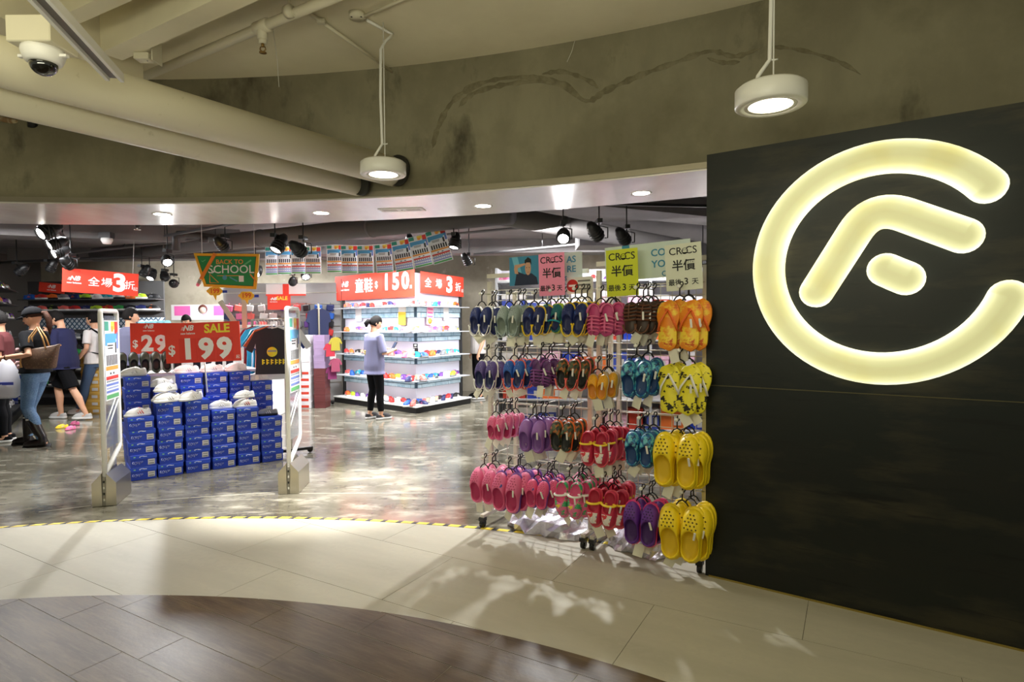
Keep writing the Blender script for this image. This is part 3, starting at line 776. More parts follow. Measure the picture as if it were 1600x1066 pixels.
HOOKM = MB().tube([(0, .34, 0), (0, 0, 0)], .0035, 6).mesh('hook')
CAPM = MB().tube([(0, .004, 0), (0, -.006, 0)], .011, 12).mesh('hook_cap')
CAPS_DONE = 0
def hang(px, py_top, py_bot, kind, up, sole, inn, toe, label, cat, behind=2, group=None, label_b=None, rack=None, off=.17, **kw):
    """hang a front pair so that it spans the given pixels, and the pairs behind it on the same hook"""
    top = rk(px, py_top, off); bot = rk(px, py_bot, off)
    L = (top.z - bot.z) * (.91 if kind == 'clog' else .96)
    t = pair(kind, up, sole, inn, toe, L, label, cat, None, **kw)
    hook = top + V((0, 0, .0))
    t.location = hook; t.rotation_euler = (0, 0, rang)
    for b in range(behind):
        d = dup(t); d.location = hook - rn * (.055 + .062 * b) + rdir * rnd.uniform(.01, .05) + V((0, 0, rnd.uniform(-.006, .012)))
        d['label'] = ['next', 'second', 'third', 'fourth'][b] + ' pair behind the ' + label; d['group'] = 'pairs on the hook of the ' + label
    # its hook belongs to the rack
    r_ = rackL if px < 925 else rackR
    hp = hook + V((0, 0, .083))
    h = shared('hook', HOOKM, [m_rackw], r_); loc = r_.matrix_basis.inverted() @ (hp + rn * .02); h.location = loc
    c = shared('hook_cap', CAPM, [m_tip], h)
    return t
CLG = 'clogs'
# top row
hang(753, 478, 527, 'clog', NAVYR, 'white', 'navy', 'up', 'navy clogs with white soles, leftmost of the top row', CLG, 2, strap=('white', 'heel'), charm=('blue', 1), hole_c='navy')
hang(796, 478, 530, 'clog', PALE, PALE, mat('sage_lining', (118, 130, 122), .5), 'up', 'pale grey-green clogs, second from left in the top row', CLG, 2, strap=(PALE, 'heel'), hole_c='grey')
hang(835, 478, 527, 'clog', NAVYR, 'yellow', 'navy', 'up', 'navy clogs with yellow rims beside the pale grey-green pair', CLG, 1, strap=('yellow', 'heel'), charm=('blue', -1), hole_c='navy')
hang(862, 474, 524, 'clog', TEAL, 'lime', 'navy', 'up', 'teal clogs with lime rims, middle of the top row', CLG, 2, strap=('turquoise', 'up'), off=.10)
hang(899, 472, 528, 'clog', NAVYR, 'yellow', 'navy', 'up', 'navy clogs with yellow rims and blue badge, beside the pink sandals', CLG, 2, strap=('yellow', 'heel'), charm=('blue', 1), hole_c='navy')
hang(939, 474, 526, 'sandal', 'pink', 'pink', mat('deep_pink', (196, 70, 128), .5), 'down', 'bright pink strappy sandals in the top row', 'sandals', 3)
hang(995, 471, 524, 'sandal', BROWNP, BROWNP, mat('dark_brown', (62, 44, 36), .5), 'up', 'brown strappy sandals in the top row', 'sandals', 3, clip=True)
hang(1062, 470, 552, 'flip', FLAME, FLAME, 'orange', 'up', 'orange leaf-print flip-flops at the right end of the top row', 'flip-flops', 2)
# second row
hang(761, 563, 612, 'clog', mat('violet_rubber', (92, 76, 140), .5), 'white', 'navy', 'up', 'violet clogs with white soles, leftmost of the second row', CLG, 2, strap=('white', 'heel'), hole_c='navy')
hang(804, 562, 610, 'clog', 'blue', 'coral', 'navy', 'up', 'blue clogs with coral red rims in the second row', CLG, 2, strap=('coral', 'heel'), hole_c='navy')
hang(846, 561, 605, 'sandal', mat('orchid', (132, 70, 140), .5), 'purple', mat('plum', (92, 48, 104), .5), 'down', 'plum coloured jelly sandals in the second row', 'sandals', 2)
hang(888, 560, 611, 'clog', CAMOD, 'coral', 'black', 'up', 'dark camouflage clogs with orange-red rims in the second row', CLG, 2, strap=('coral', 'heel'), holes=False)
hang(934, 584, 628, 'clog', mat('bus_yellow', (240, 172, 36), .5), 'beige', mat('amber', (206, 128, 30), .5), 'up', 'amber yellow clogs with pale rims in the second row', CLG, 2)
hang(995, 562, 626, 'clog', CAMOB, mat('sea_blue', (32, 92, 150), .5), mat('deep_blue', (24, 64, 118), .5), 'up', 'blue camouflage clogs in the second row', CLG, 2, holes=False)
hang(1062, 570, 650, 'flip', SPOTS, 'yellow', 'white', 'up', 'yellow flip-flops with black flowers and white straps', 'flip-flops', 2)
# third row
hang(775, 650, 690, 'clog', 'pink', mat('light_pink', (240, 160, 190), .5), mat('magenta', (186, 50, 104), .5), 'up', 'small pink clogs, leftmost of the third row', CLG, 3)
hang(833, 655, 711, 'clog', mat('lilac', (148, 100, 176), .5), 'purple', mat('lilac_dark', (120, 76, 150), .5), 'up', 'lilac clogs in the third row', CLG, 2, holes=False)
hang(879, 657, 709, 'clog', CAMOD, 'orange', 'black', 'up', 'dark camouflage clogs with orange rims in the third row', CLG, 2, holes=False)
hang(930, 674, 732, 'clog', mat('raspberry', (196, 44, 76), .5), mat('salmon', (236, 92, 110), .5), mat('crimson', (176, 36, 66), .5), 'down', 'raspberry clogs with yellow straps and pictured toes in the third row', CLG, 4, strap=('yellow', 'up'), holes=False, art=REDBASE)
hang(1000, 674, 734, 'clog', CAMOB, mat('sea_blue', (32, 92, 150), .5), MATS['deep_blue'], 'up', 'blue camouflage clogs in the third row', CLG, 2, holes=False)
YEL = mat('clog_yellow', (246, 214, 22), .45); YELI = mat('clog_yellow_inside', (228, 190, 20), .5)
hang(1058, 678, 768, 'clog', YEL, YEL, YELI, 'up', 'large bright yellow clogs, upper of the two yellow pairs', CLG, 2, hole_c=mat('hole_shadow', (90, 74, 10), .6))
# bottom row
hang(757, 732, 790, 'clog', 'pink', MATS['light_pink'], MATS['magenta'], 'up', 'pink clogs, leftmost of the bottom row', CLG, 2)
hang(795, 738, 804, 'clog', 'pink', 'purple', MATS['magenta'], 'up', 'pink clogs with a blue badge, second from left at the bottom', CLG, 3, charm=('blue', -1))
hang(841, 749, 798, 'clog', mat('rose', (232, 92, 140), .5), 'purple', MATS['magenta'], 'up', 'rose clogs with purple soles, third from left at the bottom', CLG, 3, charm=('blue', -1))
hang(890, 752, 812, 'clog', mat('picture_green', (60, 168, 110), .5, noise=[(20, (232, 110, 160), .5, .53, ONE), (26, (240, 214, 70), .58, .62, ONE)]), 'pink', mat('rose_lining', (224, 92, 140), .5), 'down', 'pink and green clogs with pale straps in the bottom row', CLG, 4, strap=('white', 'up'), holes=False)
hang(943, 764, 828, 'clog', MATS['raspberry'], MATS['salmon'], MATS['crimson'], 'down', 'raspberry clogs with yellow straps and pictured toes in the bottom row', CLG, 4, strap=('yellow', 'up'), holes=False, art=REDBASE)
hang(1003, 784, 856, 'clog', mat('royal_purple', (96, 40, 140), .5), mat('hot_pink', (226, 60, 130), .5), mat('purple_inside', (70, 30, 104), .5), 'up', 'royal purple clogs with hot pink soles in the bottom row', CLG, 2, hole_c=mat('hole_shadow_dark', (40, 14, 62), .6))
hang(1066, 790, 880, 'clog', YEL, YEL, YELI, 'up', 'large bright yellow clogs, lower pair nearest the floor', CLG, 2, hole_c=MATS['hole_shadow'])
# crinkled clear plastic over the stock below the racks
m_plastic = mat('crinkled_plastic', (214, 212, 224), .12, metal=.55, bump=.9, bscale=22)
for (xa, xb, lb) in [(.10, .82, 'crinkled clear plastic bag lying under the left clog rack'), (.90, 1.46, 'crinkled clear plastic bag lying under the right clog rack')]:
    mb = MB(); rows = []
    for i in range(15):
        x = xa + (xb - xa) * i / 14; row = []
        for j in range(11):
            a = PI * j / 10; e_ = math.sin(PI * i / 14) ** .4
            r = 1 + rnd.uniform(-.16, .16)
            row.append(RA + rdir * x - rn * (.24 - .22 * math.cos(a) * r * e_) + V((0, 0, .003 + .17 * abs(math.sin(a)) * e_ * r * (0.9 if j not in (0, 10) else 0))))
        rows.append(row)
    mb.loft(rows, 0, False, False, close=False)
    tag(mb.obj('plastic_bag', m_plastic), lb, 'plastic bag')
# price papers and banners on the racks
def paper(name, label, cat, px, py, wpx, hpx, off, col, roll=0):
    c = rk(px, py, off)
    dist = (c - cO).dot(cF)
    W_ = wpx * dist / FP / 1.02; H_ = hpx * dist / FP
    t = thing(name, label, cat, c, rang)
    t.rotation_euler = (0, roll, rang)
    MB().box((0, 0, 0), (W_, .002, H_)).obj('sheet', mat('paper_' + '_'.join(map(str, col)), col, .6), t)
    return t, W_, H_
m_ink = mat('black_ink', (18, 18, 18), .6)
def sale_paper(px, py, w_, h_, col, label, roll):
    t, W_, H_ = paper('price_paper', label, 'poster', px, py, w_, h_, .12, col, roll)
    text('CR CS', H_ * .22, m_ink, t, 0, H_ * .34, bold=.006)
    o = MB().tube([(0 + .055 * W_, -.0022, H_ * .335), (.055 * W_, -.0028, H_ * .335)], H_ * .068, 20).obj('emblem_ring', m_ink, t)
    e = MB().tube([(.055 * W_, -.0027, H_ * .35), (.055 * W_, -.0032, H_ * .35)], H_ * .045, 16).box((.055 * W_, -.003, H_ * .315), (H_ * .1, .0006, H_ * .012)).obj('emblem_face', MATS['paper_' + '_'.join(map(str, col))], t)
    for s in (-1, 1): MB().tube([(.055 * W_ + s * H_ * .018, -.0033, H_ * .355), (.055 * W_ + s * H_ * .018, -.0036, H_ * .355)], H_ * .009, 8).obj('emblem_eye', m_ink, t)
    text('半價', H_ * .25, m_ink, t, 0, 0.02 * H_, bold=.018)
    text('最後', H_ * .145, m_ink, t, -W_ * .25, -H_ * .33, bold=.012)
    text('3', H_ * .2, m_ink, t, W_ * .06, -H_ * .32, bold=.014)
    text('天', H_ * .145, m_ink, t, W_ * .3, -H_ * .335, bold=.012)
    return t
sale_paper(862, 429, 46, 66, (250, 150, 186), 'pink half-price paper on top of the left clog rack', -.02)
sale_paper(972, 426, 53, 73, (212, 218, 44), 'lime yellow half-price paper on top of the right clog rack', -.03)
sale_paper(1068, 417, 58, 73, (222, 224, 206), 'white half-price paper on top of the right clog rack', -.05)
# left banner: a young man saluting in front of a blue backdrop, lettering on the right
t, W_, H_ = paper('banner', 'pale banner with a saluting young man behind the pink half-price paper', 'poster', 851, 421, 131, 46, -.02, (198, 214, 212), -.012)
def flat(pts, m, name, y): return MB().prism([(p[0], p[1]) for p in pts], 0, .0004, M=Matrix.Translation((0, y, 0)) @ Matrix.Rotation(PI / 2, 4, 'X')).obj(name, m, t)
m_bl1 = mat('poster_blue', (60, 138, 176), .6); m_bl2 = mat('poster_light_blue', (112, 184, 210), .6); m_nv = mat('poster_navy', (34, 44, 70), .6); m_sk = mat('poster_skin', (206, 160, 130), .6)
h2 = H_ / 2; L0 = -W_ / 2
flat([(L0, -h2), (L0 + W_ * .42, -h2), (L0 + W_ * .42, h2), (L0, h2)], m_bl1, 'photo_ground', -.0012)
flat([(L0 + .02, h2), (L0 + W_ * .12, h2), (L0 + W_ * .22, -h2), (L0 + W_ * .14, -h2)], m_bl2, 'light_stripe', -.0016)
cxp = L0 + W_ * .27
flat([(cxp - W_ * .20, -h2), (cxp - W_ * .16, h2 * .0), (cxp - W_ * .05, -h2 * .25), (cxp + W_ * .05, -h2 * .2), (cxp + W_ * .12, -h2 * .5), (cxp + W_ * .14, -h2)], m_nv, 'printed_shirt', -.002)
flat([(cxp + W_ * .042 * math.cos(k * PI / 8), H_ * .08 + H_ * .24 * math.sin(k * PI / 8)) for k in range(16)], m_sk, 'printed_face', -.0024)
flat([(cxp - W_ * .05, H_ * .2), (cxp - W_ * .045, H_ * .36), (cxp, H_ * .46), (cxp + W_ * .045, H_ * .38), (cxp + W_ * .05, H_ * .18), (cxp + W_ * .03, H_ * .27), (cxp - W_ * .02, H_ * .28)], m_ink, 'printed_hair', -.0027)
flat([(cxp - W_ * .2, H_ * .08), (cxp - W_ * .19, H_ * .22), (cxp - W_ * .04, H_ * .26), (cxp - W_ * .035, H_ * .2), (cxp - W_ * .15, H_ * .1), (cxp - W_ * .14, -H_ * .1), (cxp - W_ * .19, -H_ * .08)], m_sk, 'printed_arm', -.0029)
for s in (-1, 1): flat([(cxp + s * W_ * .018 + W_ * .007 * math.cos(k * PI / 4), H_ * .1 + H_ * .014 * math.sin(k * PI / 4)) for k in range(8)], m_ink, 'printed_eye', -.003)
flat([(cxp - W_ * .015, -H_ * .05), (cxp + W_ * .015, -H_ * .05), (cxp, -H_ * .075)], mat('poster_lip', (170, 80, 80), .6), 'printed_mouth', -.003)
text('AS', H_ * .30, m_bl1, t, W_ * .36, H_ * .26, bold=.02)
text('RE', H_ * .30, m_bl1, t, W_ * .36, -H_ * .06, bold=.02)
text('S', H_ * .2, m_bl1, t, W_ * .285, -H_ * .36, bold=.02)
t2, W2, H2 = paper('banner', 'pale blue-lettered banner behind the white half-price paper', 'poster', 1010, 408, 140, 55, -.02, (206, 220, 216), -.035)
MB().box((-W2 * .24, -.0012, 0), (W2 * .09, .0006, H2)).obj('blue_panel', m_bl1, t2)
text('CO', H2 * .28, m_bl1, t2, W2 * .14, H2 * .2, bold=.02)
text('YO', H2 * .28, m_bl1, t2, W2 * .14, -H2 * .12, bold=.02)
text('C', H2 * .2, m_bl1, t2, W2 * .2, -H2 * .4, bold=.02)
t3, W3, H3 = paper('notice_card', 'small white notice with a red disc under the pink half-price paper', 'sign', 905, 446, 43, 26, .03, (228, 228, 222), -.02)
MB().tube([(-W3 * .27, -.0012, 0), (-W3 * .27, -.0024, 0)], H3 * .38, 22).obj('red_disc', mat('notice_red', (208, 46, 44), .5), t3)
MB().box((-W3 * .27, -.0026, 0), (H3 * .5, .0006, H3 * .12), M=Matrix.Rotation(-.5, 4, 'Y') if False else None).obj('disc_bar', m_white, t3)
for i in range(3):
    MB().box((W3 * .2, -.0014, H3 * (.26 - .24 * i)), (W3 * .5, .0006, H3 * .1)).obj('text_line', mat('grey_ink', (120, 120, 118), .6), t3)
for r_, x_ in ((rackL, .36), (rackR, .33)):
    pass
# sign rails that carry the papers
for r_, w_ in ((rackL, RW * .535), (rackR, RW * .47)):
    MB().box((w_ / 2, .07, 1.84 if r_ is rackL else 1.88), (w_ * .96, .012, .03)).obj('sign_rail', m_rackw, r_)
# ================================================================== STACKED SHOEBOXES AND WHAT STANDS ON THEM
BE = V((1.12, .87, 0)).normalized(); BN = V((BE.y, -BE.x, 0)); BANG = math.atan2(BE.y, BE.x)
m_box = mat('box_blue', (30, 62, 178), .45); m_lid = mat('box_lid_blue', (36, 76, 200), .42)
m_lab = mat('box_label', (206, 204, 202), .6); m_grn = mat('lid_green_tag', (150, 220, 120), .6); m_print = mat('box_print', (214, 222, 244), .5)
BW, BD, BH = .222, .33, .122
bxm = MB().box((0, BD / 2, .042), (BW - .008, BD - .008, .084)).mesh('box_body')
lidm = MB().box((0, BD / 2, .1005), (BW, BD, .041), bev=.002).mesh('box_lid')
labm = MB().box((.064, .0035, .046), (.058, .002, .052)).mesh('size_label')
barm = MB().box((.064, .0022, .032), (.044, .0006, .012)).box((.064, .0022, .056), (.044, .0006, .008)).mesh('label_print')
prm = MB()
x = -.095
pts = []
for k in range(34):
    pts.append((x + .0026 * k + .006 * math.sin(k * 1.25), .002, .048 + .013 * math.sin(k * 1.05) + .004 * math.sin(k * .5)))
prm.tube(pts, .0028, 4, flat=.3)
prm = prm.mesh('script_print')
lpm = MB().tube([(-.012 + .024 * math.cos(k * .5), -.0008, .102 + .006 * math.sin(k * .5)) for k in range(9)], .0032, 4).box((.012, -.0006, .103), (.03, .0008, .006)).mesh('lid_emblem')
gtm = MB().box((-.075, -.0006, .103), (.016, .0008, .008)).mesh('lid_tag')
def shoebox(p, rotz, label, group):
    t = thing('shoebox', label, 'box', p, rotz, group)
    b = shared('box_body', bxm, [m_box], t); l = shared('box_lid', lidm, [m_lid], t)
    sl = shared('size_label', labm, [m_lab], b); shared('label_print', barm, [mat('label_grey', (130, 132, 138), .6)], b)
    shared('script_print', prm, [m_print], b); shared('lid_emblem', lpm, [m_print], l); shared('lid_tag', gtm, [m_grn], l)
    return t
fcols = [((224, 750), 5), ((269, 743), 6), ((312, 738), 6), ((354, 731), 5), ((392, 724), 5), ((428, 718), 4)]
TOPS = []
cn = ['leftmost', 'second', 'third', 'fourth', 'fifth', 'rightmost']
for ci, ((px, py), n) in enumerate(fcols):
    base = RA * 0 + gp(224, 750) + BE * (ci * .242)
    for k in range(n):
        j = BE * rnd.uniform(-.008, .008) - BN * rnd.uniform(0, .015)
        p = base + j + V((0, 0, k * BH))
        lv = ['bottom', 'second from bottom', 'third from bottom', 'fourth from bottom', 'fifth from bottom', 'top'][k] if k < n - 1 else 'topmost'
        shoebox(p, BANG + rnd.uniform(-.03, .03), 'blue shoebox, %s in the %s front stack of the pile' % (lv, cn[ci]), 'blue shoeboxes in the front stacks')
    TOPS.append(base + V((0, 0, n * BH)))
BTOPS = []
for ci, n in enumerate([8, 7, 8, 8, 8, 7]):
    base = gp(224, 750) + BE * (ci * .242 + .01) - BN * .37
    for k in range(n):
        p = base + BE * rnd.uniform(-.008, .008) + V((0, 0, k * BH))
        shoebox(p, BANG + rnd.uniform(-.03, .03), 'blue shoebox, %s from floor in the %s rear stack of the pile' % (ORD[k], cn[ci]), 'blue shoeboxes in the rear stacks')
    BTOPS.append(base + V((0, 0, n * BH)))
# white trainers laid on the stacks
def on(base, du, dn, up, rot, sc, lab, cols=('white', 'white', 'white')):
    p = base + BE * du - BN * dn + V((0, 0, up))
    return sneaker(p, BANG + rot, sc, *cols, label=lab, group='white trainers on the blue boxes')
o = PI / 2
on(TOPS[0], .09, .10, .002, o + .2, .82, 'white trainer with pink side on the leftmost front stack', ('white', 'white', 'coral'))
on(TOPS[1], .10, .06, .002, o + .3, .88, 'front white trainer on the second front stack')
on(TOPS[1], .10, .17, .002, o + .2, .88, 'rear white trainer on the second front stack')
on(TOPS[1], .08, .13, .105, o + .5, .85, 'white trainer lying on top of the pair of the second front stack')
on(TOPS[2], .05, .06, .002, o + .4, .84, 'front white trainer on the third front stack')
on(TOPS[2], .08, .16, .002, o + .1, .84, 'rear white trainer on the third front stack')
on(TOPS[3], .10, .06, .002, o - .2, .84, 'front white trainer on the fourth front stack')
on(TOPS[3], .10, .17, .002, o + .3, .84, 'rear white trainer on the fourth front stack')
on(TOPS[4], .10, .05, .002, o - .1, .82, 'white trainer with red dot on the fifth front stack', ('white', 'white', 'red'))
on(TOPS[4], .10, .16, .002, o + .2, .82, 'plain white trainer behind the red-dotted one on the fifth stack')
on(TOPS[4], .09, .1, .10, o + .2, .8, 'white trainer piled on the others of the fifth front stack')
on(TOPS[5], .09, .10, .002, o - .3, .78, 'black and white trainer on the rightmost front stack', ('grey', 'black', 'white'))
for ci in range(6):
    for j in range(2):
        if ci == 1 and j: continue
        on(BTOPS[ci], .09 + .01 * j, .07 + .12 * j, .002, o + rnd.uniform(-.3, .4), .86, 'white trainer on the %s rear stack, %s one' % (cn[ci], ['near', 'far'][j]))
# low table with dark sandals and flip-flops behind the boxes
tb = thing('display_table', 'low grey metal table of sandals behind the blue shoebox pile', 'table', gp(224, 750) - BN * 1.05 + BE * .55, BANG)
MB().box((0, 0, .95), (1.5, .5, .03), bev=.004).obj('table_top', m_whitemetal, tb)
for sx in (-1, 1):
    for sy in (-1, 1): MB().box((sx * .72, sy * .22, .47), (.03, .03, .94)).obj('leg', m_whitemetal, tb)
for i in range(6):
    p = tb.location + BE * (-.62 + i * .105) + BN * .1 + V((0, 0, .966))
    t = thing('slipper', 'olive and black slipper standing upright, %s from left on the sandal table' % ORD[i], 'shoe', p, BANG, 'upright slippers on the table')
    a = shared('slipper_upper', CLOG_UP, [mat('olive_rubber', (96, 104, 88), .5), pm('black')], t); shared('slipper_sole', CLOG_SOLE, [mat('dark_sole', (52, 54, 50), .6)], a)
    a.matrix_local = Matrix.Translation((0, .0, .0)) @ Matrix.Rotation(1.25, 4, 'X') @ Matrix.Scale(.95, 4)
for i in range(4):
    p = tb.location + BE * (.08 + i * .115) + BN * .2 + V((0, 0, .966))
    t = thing('flip_flop', 'black flip-flop shown sole outward, %s from left on the sandal table' % ORD[i], 'shoe', p, BANG + PI, 'black flip-flops on the table')
    a = shared('flip_flop', FLIP_SOLE, [mat('black_tread', (40, 42, 46), .7, bump=.6, bscale=60)], t); shared('toe_strap', FLIP_STRAP, [m_black], a)
    a.matrix_local = Matrix.Translation((0, .02, .0)) @ Matrix.Rotation(1.45, 4, 'X')
# red price signs
m_red = mat('sign_red', (238, 66, 44), .5); m_signy = mat('sign_yellow', (246, 226, 60), .5); m_signw = mat('sign_white', (248, 244, 240), .5); m_redd = mat('sign_red_flap', (228, 56, 38), .5)
def nb_logo(t, x, z, s, y=-.006):
    text('NB', s * .62, m_signw, t, x + .02 * s, z + s * .16, y, bold=.03, shear=.35, name='logo_letters')
    for i in range(3): MB().box((x - s * (.46 - .05 * i), y, z + s * (.04 + .1 * i)), (s * .2, .001, s * .035)).obj('logo_bar', m_signw, t)
    text('new balance', s * .24, m_signw, t, x, z - s * .28, y, bold=.018, sx=1.0)
def red_sign(name, label, c, rotz, roll, W_, H_, post=None):
    t = thing(name, label, 'sign', c, rotz); t.rotation_euler = (0, roll, rotz)
    MB().box((0, 0, 0), (W_, .006, H_)).obj('board', m_red, t)
    return t
def size_at(px, py, wpx, hpx, Y):
    c = yp(px, py, Y); k = (c - cO).dot(cF) / FP; return c, wpx * k, hpx * k
c, W_, H_ = size_at(317, 535, 116, 62, 6.15)
t = red_sign('price_sign', 'red sale sign reading 199 dollars above the blue shoeboxes', c, .02, -.035, W_, H_)
nb_logo(t, -W_ * .19, H_ * .32, H_ * .30)
text('SALE', H_ * .30, m_signy, t, W_ * .2, H_ * .33, -.006, bold=.035)
text('$', H_ * .34, m_signw, t, -W_ * .415, -H_ * .18, -.006, bold=.02)
for i, ch_ in enumerate('199'):
    MB().box((-W_ * .2 + i * W_ * .245, -.0045, -H_ * .18), (W_ * .235, .003, H_ * .58)).obj('number_flap', m_redd, t)
    text(ch_, H_ * .70, m_signw, t, -W_ * .2 + i * W_ * .245, -H_ * .18, -.0075, bold=.042, sx=1.08)
text('起', H_ * .1, m_signw, t, W_ * .46, -H_ * .4, -.006)
MB().tube([(0, .01, -H_ * .3), (0, .03, -H_ * .5 - .32)], .008, 8).obj('stem', m_whitemetal, t)
c, W_, H_ = size_at(247, 529, 84, 48, 6.75)
t = red_sign('price_sign', 'red sale sign reading 29 behind the 199 dollar sign', c, .05, 0, W_, H_)
nb_logo(t, -W_ * .16, H_ * .34, H_ * .30)
text('SALE', H_ * .30, m_signy, t, W_ * .36, H_ * .33, -.006, bold=.035)
text('$', H_ * .34, m_signw, t, -W_ * .41, -H_ * .18, -.006, bold=.02)
for i, ch_ in enumerate('299'):
    MB().box((-W_ * .19 + i * W_ * .25, -.0045, -H_ * .18), (W_ * .24, .003, H_ * .58)).obj('number_flap', m_redd, t)
    text(ch_, H_ * .70, m_signw, t, -W_ * .19 + i * W_ * .25, -H_ * .18, -.0075, bold=.042, sx=1.08)
MB().tube([(0, .01, -H_ * .3), (0, .02, -H_ * .5 - .22)], .008, 8).obj('stem', m_whitemetal, t)

# ================================================================== FLYER PRINT (shared mesh, unit 1 x 1.4, facing -y)
FM = [mat('flyer_paper', (236, 238, 242), .5), mat('flyer_red', (214, 60, 50), .5), mat('flyer_orange', (240, 160, 70), .5), mat('flyer_blue', (86, 164, 214), .5), mat('flyer_indigo', (110, 130, 206), .5), mat('flyer_green', (96, 176, 110), .5), mat('flyer_ink', (40, 40, 46), .5), mat('flyer_teal', (60, 160, 140), .5), mat('flyer_yellow', (246, 212, 80), .5)]
fb_, fp_ = MB(), MB()
fb_.box((0, .001, 0), (1, .002, 1.4), 0)
def fr(x, z, w_, h_, mi, d=1): fp_.box((x, -.0006 * d, z), (w_, .0012 * d, h_), mi)
fr(-.34, .6, .28, .16, 7); fr(.1, .61, .26, .14, 8); fr(.36, .57, .24, .22, 1); fr(.06, .55, .14, .1, 2, 2); fr(0, .42, .9, .10, 3)
fr(-.02, .34, .66, .07, 3, 2); fr(-.4, .36, .12, .2, 3, 2); fr(.43, .34, .1, .3, 4)
fr(.3, .22, .09, .2, 6); fr(-.1, .26, .4, .02, 6); fr(-.1, .21, .36, .02, 6)
for i in range(7): fr(-.36 + .12 * i, .0, .07, .18, 6)
fr(0, -.14, .9, .07, 2)
for i in range(2): fr(-.12 + .22 * i, -.235, .09, .035, 6)
fr(0, -.31, .9, .06, 1)
for i in range(8): fr(-.38 + .11 * i, -.37, .06, .025, 6)
fr(0, -.43, .9, .04, 4)
for i in range(8): fr(-.38 + .11 * i, -.49, .06, .025, 4)
fr(0, -.55, .9, .04, 4); fr(0, -.64, .9, .07, 5)
FLY_B, FLY_P = fb_.mesh('sheet'), fp_.mesh('flyer_print')
def flyer(parent, name='sheet'):
    b = shared(name, FLY_B, [FM[0]], parent)
    p = shared('flyer_print', FLY_P, FM, b)
    return b

# ================================================================== ANTI-THEFT GATES
m_clear = mat('clear_acrylic', (226, 234, 244), .06, trans=.92, spec=.5)
m_frame = mat('gate_white', (248, 247, 246), .35)
def gate(label, front, ang, Wg, Hg):
    """local y runs back from the mall edge, z up"""
    t = thing('theft_gate', label, 'gate', front, ang)
    # stainless base, roof-shaped, split by the frame
    hb, wb = .27, .088
    for s in (-1, 1):
        poly = [(s * .012, 0), (s * wb, 0), (s * wb, .19), (s * .018, hb)]
        if s < 0: poly = poly[::-1]
        MB().prism(poly, 0, -Wg * .93, M=Matrix.Rotation(PI / 2, 4, 'X')).obj('base_cover', m_steel2, t)
    MB().box((0, .02, .12), (.022, .03, .24)).obj('base_core', mat('core_grey', (150, 146, 136), .5), t)
    for i in range(4): MB().box((0, .003, .05 + i * .05), (.012, .004, .018)).obj('terminal', m_black if i % 2 else m_whitemetal, t)
    # frame loop
    r = .022
    pts = [(0, .03, .22), (0, .03, Hg - r), (0, .03 + r * .3, Hg - r * .3), (0, .03 + r, Hg), (0, Wg - r, Hg), (0, Wg - r * .3, Hg - r * .3), (0, Wg, Hg - r), (0, Wg, .46), (0, Wg - .02, .42), (0, .05, .26)]
    MB().tube(pts, .019, 10).obj('frame', m_frame, t)
    MB().tube([(0, .075, .30), (0, .075, Hg - .06)], .008, 8).obj('inner_rail', m_frame, t)
    MB().box((0, .03 + Wg / 2 - .01, (Hg + .42) / 2), (.008, Wg - .05, Hg - .50)).obj('clear_panel', m_clear, t)
    for k, (z0, z1) in enumerate([(.58, .84), (.66, .92)]):
        MB().tube([(0, .08, z0), (0, Wg - .02, z1)], .009, 8).obj('antenna_loop', m_frame, t)
    for s in (-1, 1):
        f = flyer(t, 'poster_sheet'); f.scale = (Wg - .09, 1.0, .68 / 1.4); f.location = (s * .011, .035 + Wg / 2, Hg - .42)
        f.rotation_euler = (0, 0, PI / 2 * s)
    return t
g1f, g1b = gp(163, 791), gp(197, 764)
def gate_at(px, py, qx, qy, label, Wg=.40, H=1.62):
    f = gp(px, py); b = gp(qx, qy); d = (b - f).normalized(); a = math.atan2(d.y, d.x) - PI / 2
    return gate(label, f, a, Wg, H)
gate_at(163, 791, 196, 764, 'white anti-theft gate with flyer poster left of the blue shoeboxes', .42)
gate_at(451, 772, 471, 751, 'white anti-theft gate with flyer poster right of the blue shoeboxes', .42, 1.64)

# ================================================================== GARMENTS
def shirt_mesh(w_, h_, sl, th=.03, seed=0):
    """short-sleeved top hanging in its local x-z plane, neck at the origin"""
    R2 = random.Random(seed); mb = MB()
    prof = [(.0, -.015), (.06, .0), (w_ * .5, -.05), (w_ * .5 + sl, -.24), (w_ * .5 + sl - .07, -.28), (w_ * .48, -.17), (w_ * .47, -h_ * .6), (w_ * .5, -h_)]
    pts = prof + [(-x, z) for x, z in prof[::-1][:-1]]
    fr_, bk = [], []
    for x, z in pts:
        f = th * (.5 + .3 * math.sin(x * 30 + seed)); fr_.append((x, -f, z)); bk.append((x, f, z))
    n = len(pts); 
    mb.add(fr_ + bk, [tuple(range(n)), tuple(range(2 * n - 1, n - 1, -1))] + [(i, n + i, n + (i + 1) % n, (i + 1) % n) for i in range(n)], 0)
    return mb.mesh('garment_body')
SHM = [shirt_mesh(.42, .62, .13, .02, 1), shirt_mesh(.36, .52, .1, .018, 2), shirt_mesh(.4, .8, .04, .02, 3)]
ghm = MB().tube([(-.17, 0, -.06), (-.08, 0, -.015), (0, 0, .005), (.08, 0, -.015), (.17, 0, -.06)], .006, 6).tube([(0, 0, .0), (0, 0, .05), (.02, 0, .07), (.015, 0, .09), (0, 0, .092)], .003, 6).mesh('coat_hanger')
def garment(p, rotz, k, col, label, group, sc=1):
    t = thing('tee_shirt', label, 'clothing', p, rotz, group); t.scale = (sc, sc, sc)
    shared('fabric', SHM[k], [mat('cloth_' + '_'.join(map(str, col)), col, .85, bump=.2, bscale=20)], t)
    shared('coat_hanger', ghm, [m_whitemetal], t)
    return t
